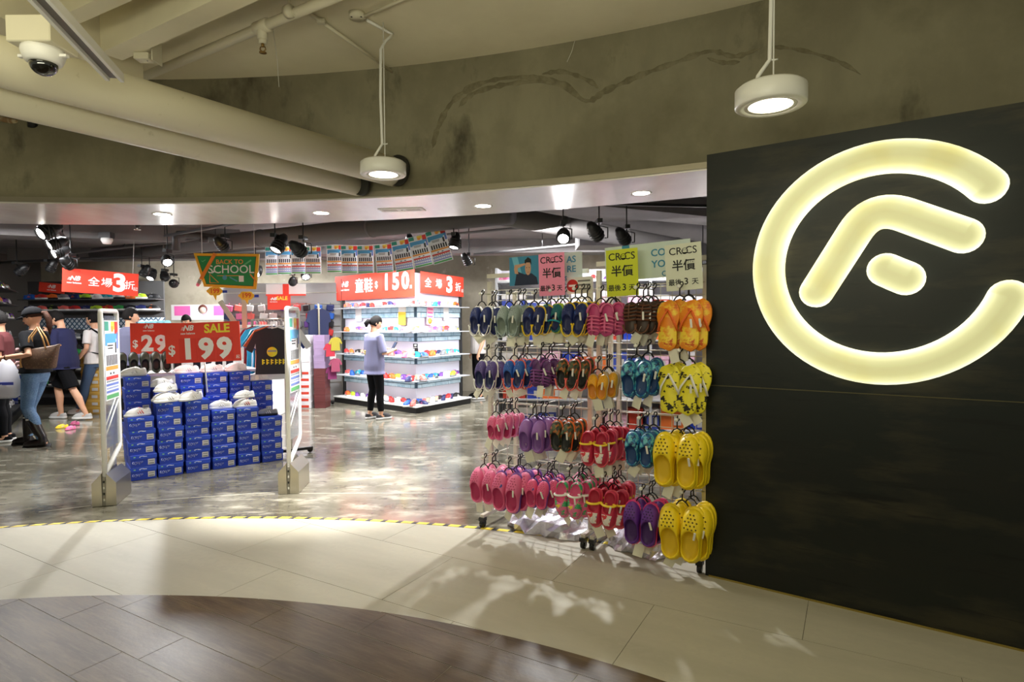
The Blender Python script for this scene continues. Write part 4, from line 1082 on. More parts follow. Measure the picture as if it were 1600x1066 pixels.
def clothes_rail(label, a, b, z):
    a, b = V(a), V(b); t = thing('clothes_rail', label, 'clothes rack', (a.x, a.y, 0), math.atan2(b.y - a.y, b.x - a.x))
    L = (b - a).length
    MB().tube([(0, 0, z), (L, 0, z)], .012, 8).obj('rail_bar', m_steel2, t)
    for x in (.0, L):
        MB().box((x, 0, z / 2), (.03, .03, z)).obj('post', m_steel2, t)
        f = MB().box((x, 0, .05), (.04, .5, .03)).obj('foot', m_black, t)
        for y in (-.22, .22): MB().tube([(x - .012, y, .03), (x + .012, y, .03)], .03, 12).obj('caster', m_blackgl, f)
    return t
# T-shirt rail right of the boxes
ra, rb = yp(452, 600, 6.75), yp(395, 560, 8.3); ra.z = rb.z = 0
clothes_rail('chrome rail of T-shirts directly behind the right end of the shoeboxes', ra, rb, 1.56)
ccols = [(44, 46, 54), (226, 226, 228), (30, 50, 110), (40, 60, 140), (208, 96, 40), (30, 130, 180), (226, 228, 230), (40, 150, 190), (170, 40, 44), (50, 52, 60)]
cnm = ['dark grey', 'white', 'deep blue', 'royal blue', 'orange', 'sky blue', 'off-white', 'turquoise', 'dark red', 'charcoal']
dv = (rb - ra); an = math.atan2(dv.y, dv.x) + PI / 2
for i in range(10):
    p = ra + dv * (.03 + .09 * i) + V((0, 0, 1.475))
    garment(p, an + rnd.uniform(-.12, .12) + (.5 if i == 0 else 0), 0 if i % 3 else 1, ccols[i], '%s T-shirt on the rail by the shoeboxes, %s from the near end' % (cnm[i], ORD[i]), 'T-shirts on the rail by the shoeboxes')
fs = bpy.data.objects['tee_shirt']; fs.location = yp(425, 512, 6.6); fs.rotation_euler = (0, 0, .25)
yl = mat('print_yellow', (240, 226, 50), .6)
yo = MB()
for i, (x, w_, hh) in enumerate([(-.10, .035, .06), (-.055, .035, .06), (-.01, .035, .06), (.035, .03, .06), (.075, .03, .06), (.115, .03, .06)]):
    yo.box((x, -.028, -.38), (.012, .003, hh)).box((x + .012, -.028, -.365), (.02, .003, .012)).box((x + .012, -.028, -.39), (.02, .003, .012))
yo.tube([(0, -.026, -.27), (0, -.03, -.27)], .055, 16)
yo.obj('chest_print', yl, fs)
bo = MB().box((0, -.032, -.26), (.09, .002, .02)).obj('chest_print_band', mat('print_grey', (150, 150, 152), .6), fs)
wt = MB().box((-.16, -.03, -.55), (.035, .004, .045)).obj('hem_tag', m_tagp, fs)
# ================================================================== SHOE GONDOLA
GC = gp(650, 647); GL_ = gp(521, 628); GR_ = gp(737, 630)
eL = (GL_ - GC).normalized(); eR = (GR_ - GC).normalized(); LL, LR = (GL_ - GC).length, (GR_ - GC).length
nL = V((eL.y, -eL.x, 0)); nL = nL if nL.dot(GC) < 0 else -nL
nR = V((eR.y, -eR.x, 0)); nR = nR if nR.dot(GC) < 0 else -nR
gd = thing('shoe_gondola', 'tall two-sided shoe display of white panels and pale blue brick bands', 'display', GC)
def rel(p): return V((p.x - GC.x, p.y - GC.y, p.z))
def inset(d):      # corner of the wall set back by d from both shelf fronts
    # solve for point with distance d behind both faces
    a = -nL * d; b = -nR * d
    # point q with q.nL=-d, q.nR=-d
    det = nL.x * nR.y - nL.y * nR.x
    return V(((-d * nR.y + d * nL.y) / det, (-d * nL.x + d * nR.x) / det, 0))
q0 = inset(.28); qL = eL * LL - nL * .28; qR = eR * LR - nR * .28; qb = qL + (qR - q0)
HT = 2.36
m_panel = mat('white_lit_panel', (214, 212, 224), .5)
MB().prism([tuple(v[:2]) for v in (q0, qR, qb, qL)], .1, HT).obj('core', m_panel, gd)
pl = [V((0, 0, 0)), eR * LR, eR * LR - nR * .6 + eL * .0, qb, eL * LL]
bs = MB().prism([tuple(v[:2]) for v in (inset(.03), eR * (LR - .03), qR, qb, qL, eL * (LL - .03))], 0, .095).obj('plinth', m_black, gd)
MB().prism([tuple(v[:2]) for v in (V((0, 0, 0)), eR * LR, qR, qb, qL, eL * LL)], .095, .115).obj('base_deck', m_white, gd)
m_shelf = mat('shelf_white', (206, 208, 214), .4)
tiers = [(1.595, 1.775), (1.18, 1.335), (.79, .915), (.375, .515)]
m_bk = [mat('brick_pale_blue', (176, 204, 220), .7, noise=[(9, (138, 172, 192), .45, .65, ONE)]), mat('brick_pale_blue_light', (200, 222, 234), .7, noise=[(9, (166, 196, 212), .45, .65, ONE)])]
m_mort = mat('mortar_grey', (78, 100, 116), .8)
for (z0, z1) in tiers:
    for (e, n, L) in ((eL, nL, LL), (eR, nR, LR)):
        qe = eL * LL - nL * .28 if e is eL else qR
        dirv = (qe - q0); dl = dirv.length; dirv.normalize()
        a = math.atan2(dirv.y, dirv.x)
        bk = MB().box((dl / 2, 0, (z0 + z1) / 2), (dl, .03, z1 - z0)).obj('brick_band', m_mort, gd)
        bk.location = q0 + n * .012; bk.rotation_euler = (0, 0, a)
        sgn = 1 if V((-math.sin(a), math.cos(a), 0)).dot(n) > 0 else -1
        h = (z1 - z0) / 2
        for r in range(2):
            x = -.1 if r else -.26
            while x < dl:
                x1 = x + .36; xa, xb = max(.0, x), min(dl, x1)
                if xb - xa > .04:
                    o = MB().box(((xa + xb) / 2, sgn * .018, z0 + h * (r + .5)), (xb - xa - .012, .02, h - .012), bev=.003).obj('brick', m_bk[rnd.random() < .5], bk)
                x = x1
    MB().prism([tuple(v[:2]) for v in (V((0, 0, 0)) + inset(.03), eR * LR - nR * .03, qR, q0, qL, eL * LL - nL * .03)], z1, z1 + .012).obj('shelf', m_shelf, gd)
for p in (qL + eL * .03, qR + eR * .03):
    MB().box((p.x, p.y, HT / 2), (.07, .07, HT)).obj('upright', m_black, gd)
# strip lights under the crown and the shelves
def striplight(za, e, n, L, en):
    c_ = GC + e * (L / 2) + n * .04; c_.z = za
    dl = light('strip_light', 'AREA', c_, en, (.98, .98, 1), shape='RECTANGLE', size=L * .9, size_y=.05)
    zx = (V((0, 0, .8)) + n * .6).normalized(); xx = V(e).normalized(); yx = zx.cross(xx)
    dl.matrix_world = Matrix.Translation(c_) @ Matrix((xx, yx, zx)).transposed().to_4x4()
    return dl
for (za, en) in ((2.3, 4), (1.58, 3.2), (1.165, 2), (.775, 1.4), (.36, 1.4)):
    striplight(za, eL, nL, LL, en); striplight(za, eR, nR, LR, en * .8)
shc = ['pink', 'white', 'coral', 'turquoise', 'white', 'navy', 'orange', 'beige', 'purple', 'white', 'blue', 'grey', 'red', 'black', 'lime']
tn = ['top', 'second', 'third', 'fourth', 'bottom']
for ti, z in enumerate([1.787, 1.347, .927, .527, .116]):
    for side, (e, n, L, cnt) in enumerate(((eL, nL, LL, 14), (eR, nR, LR, 12))):
        for k in range(cnt):
            c_ = shc[(ti * 5 + k * 7 + side * 4 + rnd.randrange(3)) % len(shc)]
            if ti == 4 and side == 0 and k == 7: c_ = 'red'
            p = GC + e * (.14 + (L - .26) * k / (cnt - 1)) - n * .20 + V((0, 0, z))
            a = math.atan2(n.y, n.x) - PI / 2 + (rnd.uniform(1.1, 1.6) if side == 0 else rnd.uniform(-1.6, -1.1))
            s_ = shelf_shoe(p, a, rnd.uniform(.84, 1.0), c_, rnd.choice(['white', 'white', c_, 'grey']), rnd.choice(['white', 'white', 'yellow', 'navy', 'pink']),
                            'small %s shoe, %s from the corner on the %s shelf, %s side of the gondola' % (c_, ORD[k], tn[ti], ['left', 'right'][side]), "children's shoes on the gondola", name='child_shoe')
# loose leaflets on the brick bands and the small black brand card
def card(name, label, cat, px, py, wpx, hpx, n, off, m, rot=0):
    P = GC - n * (.28 - off)
    c_ = plp(px, py, P, n); k = (c_ - cO).dot(cF) / FP
    t = thing(name, label, cat, c_, math.atan2(n.y, n.x) + PI / 2); t.rotation_euler = (0, rot, t.rotation_euler[2])
    W_, H_ = wpx * k / abs(n.dot(c_.normalized())) * 1.0, hpx * k
    W_ = wpx * k * 1.05
    MB().box((0, 0, 0), (W_, .003, H_)).obj('sheet', m, t); return t, W_, H_
t, W_, H_ = card('leaflet', 'yellow leaflet with white grid taped on the upper brick band', 'poster', 628, 494, 17, 28, nL, .045, mat('leaflet_yellow', (250, 200, 60), .5), .04)
MB().box((0, -.002, H_ * .36), (W_, .001, H_ * .26)).obj('pale_head', m_white, t)
for i in range(4): MB().box((0, -.002, H_ * (.1 - .14 * i)), (W_ * .9, .001, H_ * .012)).obj('print_line', mat('leaflet_orange', (236, 140, 40), .5), t)
t, W_, H_ = card('leaflet', 'pink and yellow leaflet hanging on the right side of the brick bands', 'poster', 672, 493, 15, 29, nR, .05, mat('leaflet_pink', (246, 190, 206), .5), .06)
for i in range(4): MB().box((0, -.002, H_ * (.34 - .2 * i)), (W_ * .75, .001, H_ * .07)).obj('print_line', mat('leaflet_magenta', (226, 90, 150), .5), t)
MB().tube([(0, -.002, -H_ * .3), (0, -.003, -H_ * .3)], W_ * .3, 14).obj('print_disc', mat('leaflet_orange2', (246, 170, 70), .5), t)
t, W_, H_ = card('leaflet', 'blank white leaflet left on the upper brick band', 'poster', 560, 490, 15, 24, nL, .045, m_white, .0)
t, W_, H_ = card('leaflet', 'blank white leaflet rightmost on the upper brick band', 'poster', 697, 489, 12, 24, nR, .045, m_white, .0)
t, W_, H_ = card('brand_card', 'small black brand card standing on the middle of the gondola', 'sign', 649, 541, 10, 8, nL, .2, m_black, 0)
text('NB', H_ * .5, m_signw, t, 0, H_ * .15, -.003, bold=.02, shear=.3); text('new balance', H_ * .22, m_signw, t, 0, -H_ * .28, -.003)
MB().box((0, .02, -H_ * .75), (W_ * .5, .03, H_ * .6)).obj('card_foot', m_black, t)
# red signs on top of the gondola
def gsign(name, label, n, pxl, pxr, ytop, ybot, off, roll):
    P = GC - n * (.28 - off)
    a, b = plp(pxl, (ytop + ybot) / 2, P, n), plp(pxr, (ytop + ybot) / 2, P, n)
    c_ = (a + b) / 2; W_ = (V((a.x, a.y)) - V((b.x, b.y))).length; H_ = (ybot - ytop) * (c_ - cO).dot(cF) / FP
    return red_sign(name, label, c_, math.atan2(n.y, n.x) + PI / 2, roll, W_, H_), W_, H_
t, W_, H_ = gsign('price_sign', 'long red sign reading 150 dollars on the gondola\'s left side', nL, 524, 648, 427, 467, .04, 0)
nb_logo(t, -W_ * .36, H_ * .06, H_ * .5)
text('童鞋', H_ * .6, m_signw, t, -W_ * .105, H_ * .0, -.006, bold=.014)
text('$', H_ * .36, m_signw, t, W_ * .055, H_ * .03, -.006, bold=.02)
for i, ch_ in enumerate('150'):
    MB().box((W_ * (.18 + .11 * i), -.0045, H_ * .08), (W_ * .105, .003, H_ * .66)).obj('number_flap', m_redd, t)
    text(ch_, H_ * .84, m_signw, t, W_ * (.18 + .11 * i), H_ * .08, -.0075, bold=.04)
text('起', H_ * .14, m_signw, t, W_ * .46, -H_ * .14, -.006)
def sale3(t, W_, H_, x0=0, logo=True):
    if logo: nb_logo(t, -W_ * .35, H_ * .02, H_ * .42)
    xs = (-.1, .07, .24, .38, .46) if logo else (-.34, -.1, .15, .36, .47)
    k = 1 if logo else 1.15
    text('全', H_ * .42 * k, m_signw, t, W_ * xs[0], -H_ * .02, -.006, bold=.014)
    text('場', H_ * .42 * k, m_signw, t, W_ * xs[1], -H_ * .02, -.006, bold=.014)
    text('3', H_ * 1.05, m_signw, t, W_ * xs[2], 0, -.006, bold=.04)
    text('折', H_ * .4 * k, m_signw, t, W_ * xs[3], -H_ * .06, -.006, bold=.014)
    text('起', H_ * .18, m_signw, t, W_ * xs[4], -H_ * .2, -.006)
t, W_, H_ = gsign('price_sign', 'red sign with a large 3 on the gondola\'s right side', nR, 657, 724, 429, 461, .05, .03)
sale3(t, W_, H_, logo=False)
# hanging red banner on the left
a, b = yp(97, 441, 8.3), yp(216, 442, 8.9)
c_ = (a + b) / 2; W_ = (a - b).length; H_ = 36 * c_.y / FP
t = red_sign('hanging_banner', 'red banner with a large 3 hanging over the shoe wall on the left', c_, math.atan2(b.y - a.y, b.x - a.x), .05, W_, H_); t['category'] = 'banner'
sale3(t, W_, H_)
for x in (-.42, .42): MB().tube([(W_ * x, 0, H_ * .48), (W_ * x, 0, 2.92 - c_.z)], .003, 5).obj('suspension_wire', m_whitemetal, t)

# ================================================================== LEFT SHOE WALLS
m_dk = mat('shelf_dark', (74, 73, 73), .5); m_lat = mat('lattice_white', (220, 226, 232), .5); m_latb = mat('lattice_blue', (70, 100, 124), .6)
def shoe_wall(label, a, b, z_list, depth, htop, cnt, scl, per_label, group, cols):
    """wall unit from a to b (front edge), shelves at z_list"""
    a, b = V(a), V(b); L = (b - a).length; ang = math.atan2(b.y - a.y, b.x - a.x)
    t = thing('shoe_wall', label, 'shelf unit', a, ang)
    MB().box((L / 2, depth + .02, htop / 2), (L, .04, htop)).obj('back_panel', m_dk, t)
    for z in z_list: MB().box((L / 2, depth * .55, z - .012), (L, depth * .9, .02)).obj('shelf', m_dk, t)
    MB().box((L / 2, depth / 2 - .0, .05), (L, depth + .05, .1)).obj('plinth', m_black, t)
    u, n = (b - a).normalized(), V((math.sin(ang), -math.cos(ang), 0))
    for zi, z in enumerate(z_list):
        for k in range(cnt):
            c1 = cols[(zi * 3 + k * 5 + rnd.randrange(4)) % len(cols)]
            p = a + u * (.16 + (L - .3) * k / (cnt - 1)) - n * (depth * .5) + V((0, 0, z - .001))
            p -= u * .13 * scl
            shelf_shoe(p, ang - PI / 2 + rnd.uniform(-.1, .1) if True else 0, scl, c1, rnd.choice(['white', 'white', 'black', c1]), rnd.choice(['white', 'lime', 'orange', 'navy', 'grey']),
                       per_label % (c1, ORD[k], ORD[zi]), group)
    return t
aw, bw = yp(26, 500, 11.2), yp(243, 500, 11.2); aw.z = bw.z = 0
sw = shoe_wall('dark back wall of shelves carrying rows of trainers, left of the grey concrete wall', aw, bw, [.35, .65, .95, 1.25, 1.78, 2.0], .28, 2.35, 12, 1.0,
          '%s trainer, %s from left on the %s shelf up of the back shoe wall', 'trainers on the back shoe wall', ['black', 'orange', 'navy', 'blue', 'turquoise', 'green', 'coral', 'lime', 'grey', 'white', 'black', 'red'])
LB = (bw - aw).length
MB().box((LB / 2, .27, 1.53), (LB, .02, .22)).obj('lattice_panel', m_lat, sw)
lt = MB()
for k in range(int(LB / .09)):
    for s in (-1, 1): lt.box((0, 0, 0), (.016, .012, .28), M=Matrix.Translation((.05 + k * .09, .255, 1.53)) @ Matrix.Rotation(s * .7, 4, 'Y'))
tag(lt.obj('lattice_strips', m_latb, sw), kind='stuff')
c_ = yp(81, 450, 11.3); W_ = 40 * 11.3 / FP; H_ = 15 * 11.3 / FP
t = red_sign('brand_board', 'small red brand board on top of the back shoe wall', c_, 0, .1, W_, H_); nb_logo(t, 0, 0, H_ * .8)
# left wall along the edge of the picture
a, b = gp(-70, 700), gp(42, 640)
sw2 = shoe_wall('dark left-hand wall of shelves full of pale trainers beside the woman with boots', gp(-62, 742), gp(38, 641), [.12, .42, .72, 1.02, 1.32, 1.62, 1.86, 2.1], .32, 2.35, 11, 1.0,
          '%s trainer, %s from the front on the %s shelf up of the left shoe wall', 'trainers on the left shoe wall', ['white', 'white', 'grey', 'beige', 'white', 'coral', 'white', 'navy', 'white', 'orange', 'purple'])
# yellow boxes and blue boxes by the back wall
yb = [mat('box_ochre', (206, 160, 70), .55), mat('box_ochre_lid', (222, 178, 86), .55)]
def plain_box(p, rotz, d, mb_, ml, label, group, cat='box', name='shoebox'):
    t = thing(name, label, cat, p, rotz, group)
    MB().box((0, 0, d[2] * .36), (d[0] - .008, d[1] - .008, d[2] * .72)).obj('box_body', mb_, t)
    MB().box((0, 0, d[2] * .84), (d[0], d[1], d[2] * .31)).obj('box_lid', ml, t)
    MB().box((d[0] * .2, -d[1] / 2 - .001, d[2] * .4), (d[0] * .3, .003, d[2] * .4)).obj('size_label', m_lab, t)
    return t
for ci in range(3):
    for k in range(8):
        p = gp(156, 650) + V((.36 * ci - .3, .35, k * .122))
        plain_box(p, rnd.uniform(-.05, .05), (.33, .24, .12), yb[0], yb[1], 'ochre shoebox, %s from floor in the %s stack behind the men' % (ORD[k], ORD[ci]), 'ochre shoeboxes')
for ci in range(2):
    for k in range(6):
        p = gp(68, 622) + V((.4 * ci - .2, -.3, k * .122))
        plain_box(p, rnd.uniform(-.05, .05), (.33, .24, .12), m_box, m_lid, 'blue shoebox, %s from floor in the %s stack by the back shoe wall' % (ORD[k], ['left', 'right'][ci]), 'blue shoeboxes by the back wall')
# pink and yellow toy-like slippers left on the floor
for i, (px, py, c) in enumerate([(107, 668, 'yellow'), (118, 670, 'pink'), (124, 664, 'pink')]):
    shelf_shoe(gp(px, py), rnd.uniform(0, 3), .55, c, c, 'white', '%s small shoe left on the floor among the walkers, %s one' % (c, ORD[i]), name='child_shoe')

# ================================================================== CHECKOUT AND PINK POSTERS
co = thing('checkout_counter', 'white checkout counter in the back with a raised front panel', 'counter', yp(330, 500, 9.6) * 1.0, .05)
co.location.z = 0
MB().box((0, 0, .5), (2.1, .6, 1.0)).obj('counter_body', m_white, co)
MB().box((0, -.28, 1.2), (2.1, .05, .5)).obj('front_panel', mat('counter_grey', (206, 204, 200), .5), co)
MB().box((0, -.28, 1.465), (2.16, .09, .05)).obj('top_ledge', m_white, co)
for i in range(5):
    p = co.location + V((-.95 + .1 * i, -.28, 1.49))
    o = MB().sphere((0, 0, .04), (.06, .05, .045), 0, 8, 6).obj('folded_bag', mat('bag_aqua', (150, 214, 224), .5)); o.location = p
    tag(o, 'pale aqua pouch lying on the checkout ledge, %s from left' % ORD[i], 'pouch', 'aqua pouches on the ledge')
def back_board(name, label, pl, pr, yt, yb_, Y, m):
    a, b = yp(pl, (yt + yb_) / 2, Y), yp(pr, (yt + yb_) / 2, Y)
    c_ = (a + b) / 2; t = thing(name, label, 'poster', c_, 0); W_, H_ = b.x - a.x, (yb_ - yt) * Y / FP
    MB().box((0, 0, 0), (W_, .02, H_)).obj('board', m, t); return t, W_, H_
m_pk = mat('poster_pink', (238, 110, 180), .5); m_pk2 = mat('poster_pale_pink', (246, 196, 222), .5)
t, W_, H_ = back_board('pink_display', 'white and pink poster panel behind the checkout', 268, 392, 476, 500, 12.993, mat('panel_pale', (226, 222, 220), .5))
for (x, w_, m) in [(-.36, .2, m_pk), (-.04, .14, m_pk2), (.1, .13, m_pk), (.24, .06, mat('poster_orange', (240, 140, 60), .5)), (.36, .14, m_pk)]:
    MB().box((W_ * x, -.012, H_ * .1), (W_ * w_, .006, H_ * .62)).obj('poster_field', m, t)
MB().tube([(-W_ * .1, -.016, H_ * .12), (-W_ * .1, -.02, H_ * .12)], H_ * .22, 16).obj('printed_face', mat('poster_face', (246, 214, 196), .5), t)
MB().tube([(-W_ * .1, -.014, H_ * .2), (-W_ * .1, -.018, H_ * .2)], H_ * .3, 16).obj('printed_hair', mat('poster_hair', (110, 60, 50), .5), t)
for i, r_ in enumerate((-.55, 0)):
    p = yp([357, 382][i], 490, 9.2)
    o = MB().box((0, 0, 0), (.07, .03, .45)).obj('metal_slat', m_steel2); o.location = p; o.rotation_euler = (0, r_, .2)
    tag(o, ['upright grey metal profile standing at the checkout end', 'leaning grey metal profile at the checkout end'][1 - i], 'profile')
# goods on the grid wall between checkout and gondola
gw = thing('grid_wall', 'grey wall of hanging small goods between the checkout and gondola', 'display', yp(440, 500, 11.6), 0); gw.location.z = 0
MB().box((0, .05, 1.15), (2.3, .04, 2.3)).obj('back_panel', mat('grid_grey', (150, 148, 146), .6), gw)
for i in range(9): MB().box((0, .02, .35 + i * .22), (2.3, .012, .012)).obj('grid_bar', m_steel2, gw)
t, W_, H_ = back_board('wall_light_panel', 'white light panel with a red divider above the hanging goods', 416, 478, 444, 461, 11.5, m_white)
MB().box((W_ * .0, -.014, 0), (W_ * .15, .01, H_)).obj('red_divider', m_red, t); MB().box((0, -.014, -H_ * .5), (W_, .02, .03)).obj('lower_rail', m_red, t)
c_ = yp(436, 473, 11.2); t = red_sign('price_sign', 'small red sale sign on the grid wall of hanging goods', c_, 0, 0, 36 * 11.2 / FP, 22 * 11.2 / FP)
text('SALE', .1, m_signy, t, .06, .08, -.006, bold=.02); nb_logo(t, -.1, .05, .12)
gcol = ['pink', 'white', 'red', 'navy', 'white', 'purple', 'blue', 'coral', 'grey', 'black']
for i in range(7):
    for k in range(10):
        c = gcol[(i * 3 + k * 7) % 10]
        p = gw.location + V((-1.0 + .22 * k + rnd.uniform(-.03, .03), -.06, 1.86 - .16 * i))
        o = MB().box((0, 0, -.05), (.15, .05, .12), bev=.012).tube([(0, 0, .0), (0, 0, .05)], .006, 5).obj('goods_packet', pm(c)); o.location = p; o.rotation_euler = (0, rnd.uniform(-.2, .2), rnd.uniform(-.4, .4))
        tag(o, '%s soft pack, %s from left in row %s of the grid wall' % (c, ORD[k], ORD[i]), 'packet', 'packs on the grid wall')
# red and white shoeboxes in the tall stack left of the gondola
m_bw = mat('box_white', (230, 226, 228), .5); m_br = mat('box_red', (196, 60, 40), .5); m_bb = mat('box_cobalt', (60, 80, 176), .5); m_bd = mat('box_maroon', (96, 44, 44), .5)
base = yp(484, 600, 10.6); base.z = 0
for ci, (dx, wd) in enumerate([(-.42, .2), (-.12, .36), (.22, .2)]):
    for k in range(11):
        p = base + V((dx, .02 * rnd.random(), k * .118))
        t = thing('shoebox', '%s shoebox, %s from floor in the %s stack left of the gondola' % (['dark red', 'red and white', 'dull red'][ci] if k < 6 else ['violet', 'blue and white', 'mauve'][ci], ORD[k], ['left', 'middle', 'right'][ci]), 'box', p, rnd.uniform(-.03, .03), 'shoeboxes left of the gondola')
        top = k >= 6
        MB().box((0, 0, .04), (wd - .006, .3, .08)).obj('box_body', (m_bw if ci == 1 else m_bd) if not top else (m_bw if ci == 1 else mat('box_mauve', (150, 128, 160), .5)), t)
        MB().box((0, 0, .098), (wd, .306, .036)).obj('box_lid', m_bw if ci == 1 else m_bd if not top else MATS['box_mauve'], t)
        if ci == 1:
            MB().prism([(-wd * .42, .0), (wd * (.42 if not top else .0), .0), (wd * (.42 if not top else -.42), .045), (-wd * .42, .045)] if not top else [(-wd * .42, 0), (wd * .05, 0), (-wd * .42, .06)], 0, .003, M=Matrix.Translation((0, -.15, .012)) @ Matrix.Rotation(PI / 2, 4, 'X')).obj('colour_band', m_br if not top else m_bb, t)
# clothes rail beside the gondola
ra, rb = yp(512, 600, 10.9), yp(492, 600, 11.5); ra.z = rb.z = 0
ra = V((-3.55, 10.9, 0)); rb = V((-3.95, 12.0, 0))
clothes_rail("rail of children's tracksuits against the left end of the gondola", ra, rb, 1.86)
dv = rb - ra; an = math.atan2(dv.y, dv.x) + PI / 2
for i, (c, nm) in enumerate([((30, 38, 70), 'navy'), ((150, 34, 44), 'dark red'), ((40, 60, 130), 'blue'), ((150, 156, 166), 'grey'), ((28, 30, 40), 'black'), ((60, 80, 150), 'mid blue'), ((200, 202, 206), 'silver'), ((34, 40, 80), 'indigo')]):
    garment(ra + dv * (.04 + .11 * i) + V((0, 0, 1.78)), an + rnd.uniform(-.15, .15) + .5, 2, c, "%s tracksuit top, %s from the gondola on the children's rail" % (nm, ORD[i]), "tracksuits on the children's rail", 1.0)
for i, (px, py, c, nm) in enumerate([(516, 536, (160, 36, 52), 'red'), (524, 527, (150, 138, 40), 'yellow'), (524, 560, (140, 60, 84), 'pink'), (519, 572, (120, 40, 90), 'plum')]):
    garment(yp(px, py, 10.45 + .05 * i), .7, 1, c, '%s small top hanging on the left end of the gondola' % nm, 'small tops at the gondola end', .46)

# ================================================================== STOCK WALL BEHIND THE CLOG RACKS
bw_ = thing('stock_wall', 'bright white shelf wall of boxed goods behind the clog racks', 'shelf unit', (.35, 7.6, 0), -.12)
MB().box((1.4, .42, 1.1), (3.9, .04, 2.2)).obj('back_panel', m_panel, bw_)
for z in (.12, .5, .88, 1.26, 1.64, 2.02): MB().box((1.4, .2, z), (3.9, .42, .02)).obj('shelf', m_shelf, bw_)
for x in (-.55, 1.4, 3.35): MB().box((x, .2, 1.1), (.03, .42, 2.2)).obj('upright', m_shelf, bw_)
bc = [('white', m_bw), ('red', m_br), ('cobalt blue', m_bb), ('pale pink', m_pk2), ('white', m_bw), ('royal blue', m_box), ('orange', mat('box_orange', (236, 120, 50), .5))]
Mw = Matrix.Translation(bw_.location) @ Matrix.Rotation(-.12, 4, 'Z')
for si, z in enumerate((.13, .51, .89, 1.27, 1.65)):
    x = -.5; k = 0
    while x < 3.2 and k < 14:
        wd = rnd.choice((.2, .26, .32)); nm, m = bc[rnd.randrange(len(bc))]; hh = rnd.uniform(.14, .3)
        if rnd.random() < .82:
            p = Mw @ V((x + wd / 2, .14, z))
            plain_box(p, -.12 + rnd.uniform(-.06, .06), (wd - .02, .2, hh), m, m_bw if rnd.random() < .5 else m, '%s carton, %s from left on the %s shelf of the white stock wall' % (nm, ORD[k], ORD[si]), 'cartons on the white stock wall', name='carton')
        x += wd; k += 1
for si in range(1):
    for k in range(14):
        p = Mw @ V((-.4 + .27 * k, .1, 2.03))
        c = gcol[(k * 3) % 10]
        shelf_shoe(p, rnd.uniform(-1, 1), .8, c, 'white', 'white', '%s shoe, %s from left on top of the white stock wall' % (c, ORD[k]), 'shoes on the stock wall')
for i, (x, e) in enumerate([(.6, 26), (2.6, 22)]):
    light('shelf_light', 'AREA', Mw @ V((x, -.5, 2.6)), e, (1, .98, .97), aim=Mw @ V((x, .4, 1.0)), shape='RECTANGLE', size=1.6, size_y=.1)
# ================================================================== HANGING SIGN "BACK TO SCHOOL"
Yc = 6.9
tl, tr, br_, bl = yp(304, 396, Yc), yp(405, 397, Yc), yp(400, 452, Yc), yp(320, 448, Yc)
c_ = (tl + tr + br_ + bl) / 4
t = thing('school_sign', 'green hanging chalkboard sign with yellow frame, pencil and school lettering', 'sign', c_, .03)
def L2(p): return ((p.x - c_.x), (p.z - c_.z))
q = [L2(p) for p in (bl, br_, tr, tl)]
def upr(poly, y0, th, name, m, par=None): return MB().prism(poly, 0, th, M=Matrix.Translation((0, y0, 0)) @ Matrix.Rotation(PI / 2, 4, 'X')).obj(name, m, par or t)
m_sy = mat('frame_yellow', (246, 186, 40), .5); m_sg = mat('board_green', (36, 146, 78), .6); m_chalk = mat('chalk_white', (236, 240, 232), .7); m_cho = mat('chalk_orange', (240, 150, 70), .7)
upr(q, .01, .02, 'frame', m_sy)
cxy = (sum(p[0] for p in q) / 4, sum(p[1] for p in q) / 4)
qi = [(cxy[0] + (p[0] - cxy[0]) * .885, cxy[1] + (p[1] - cxy[1]) * .82) for p in q]
qd = [(cxy[0] + (p[0] - cxy[0]) * .905, cxy[1] + (p[1] - cxy[1]) * .85) for p in q]
upr(qd, -.0105, .001, 'board_rim', mat('rim_brown', (90, 74, 30), .6)); upr(qi, -.012, .003, 'chalkboard', m_sg)
W_, H_ = q[2][0] - q[3][0], q[3][1] - q[0][1]
text('BACK TO', H_ * .19, m_cho, t, .02, H_ * .26, -.017, bold=.012)
text('SCHOOL', H_ * .34, m_chalk, t, .035, H_ * .03, -.017, bold=.008)
MB().box((.0, -.016, -H_ * .15), (W_ * .34, .001, .006)).obj('chalk_line', m_cho, t)
pc = MB().box((0, 0, 0), (.035, .02, .34), M=Matrix.Translation((-W_ * .3, -.02, H_ * .13)) @ Matrix.Rotation(.52, 4, 'Y')).obj('pencil', mat('pencil_orange', (240, 140, 40), .5), t)
MB().box((0, 0, -.2), (.037, .022, .05), M=Matrix.Translation((-W_ * .3, -.02, H_ * .13)) @ Matrix.Rotation(.52, 4, 'Y')).obj('pencil_ferrule', mat('ferrule_grey', (170, 172, 160), .4), pc)
MB().sphere((0, 0, -.24), (.022, .014, .026), 0, 10, 8, M=Matrix.Translation((-W_ * .3, -.02, H_ * .13)) @ Matrix.Rotation(.52, 4, 'Y')).obj('eraser', mat('eraser_pink', (236, 130, 150), .6), pc)
x0 = -W_ * .28; z0 = -H_ * .36
MB().tube([(x0, -.017, z0), (x0 + .1, -.017, z0), (x0, -.017, z0 + .1), (x0, -.017, z0)], .006, 5).obj('set_square', m_cho, t)
MB().sphere((x0 + .17, -.014, z0 + .06), (.028, .006, .03), 0, 12, 8).obj('chalk_globe', mat('chalk_blue', (90, 160, 180), .7), t)
MB().box((0, 0, 0), (.1, .003, .014), M=Matrix.Translation((x0 + .27, -.016, z0 + .04)) @ Matrix.Rotation(.5, 4, 'Y')).obj('chalk_pen', MATS['chalk_blue'], t)
MB().box((x0 + .36, -.016, z0 + .045), (.055, .003, .07)).obj('note_sheet', m_chalk, t)
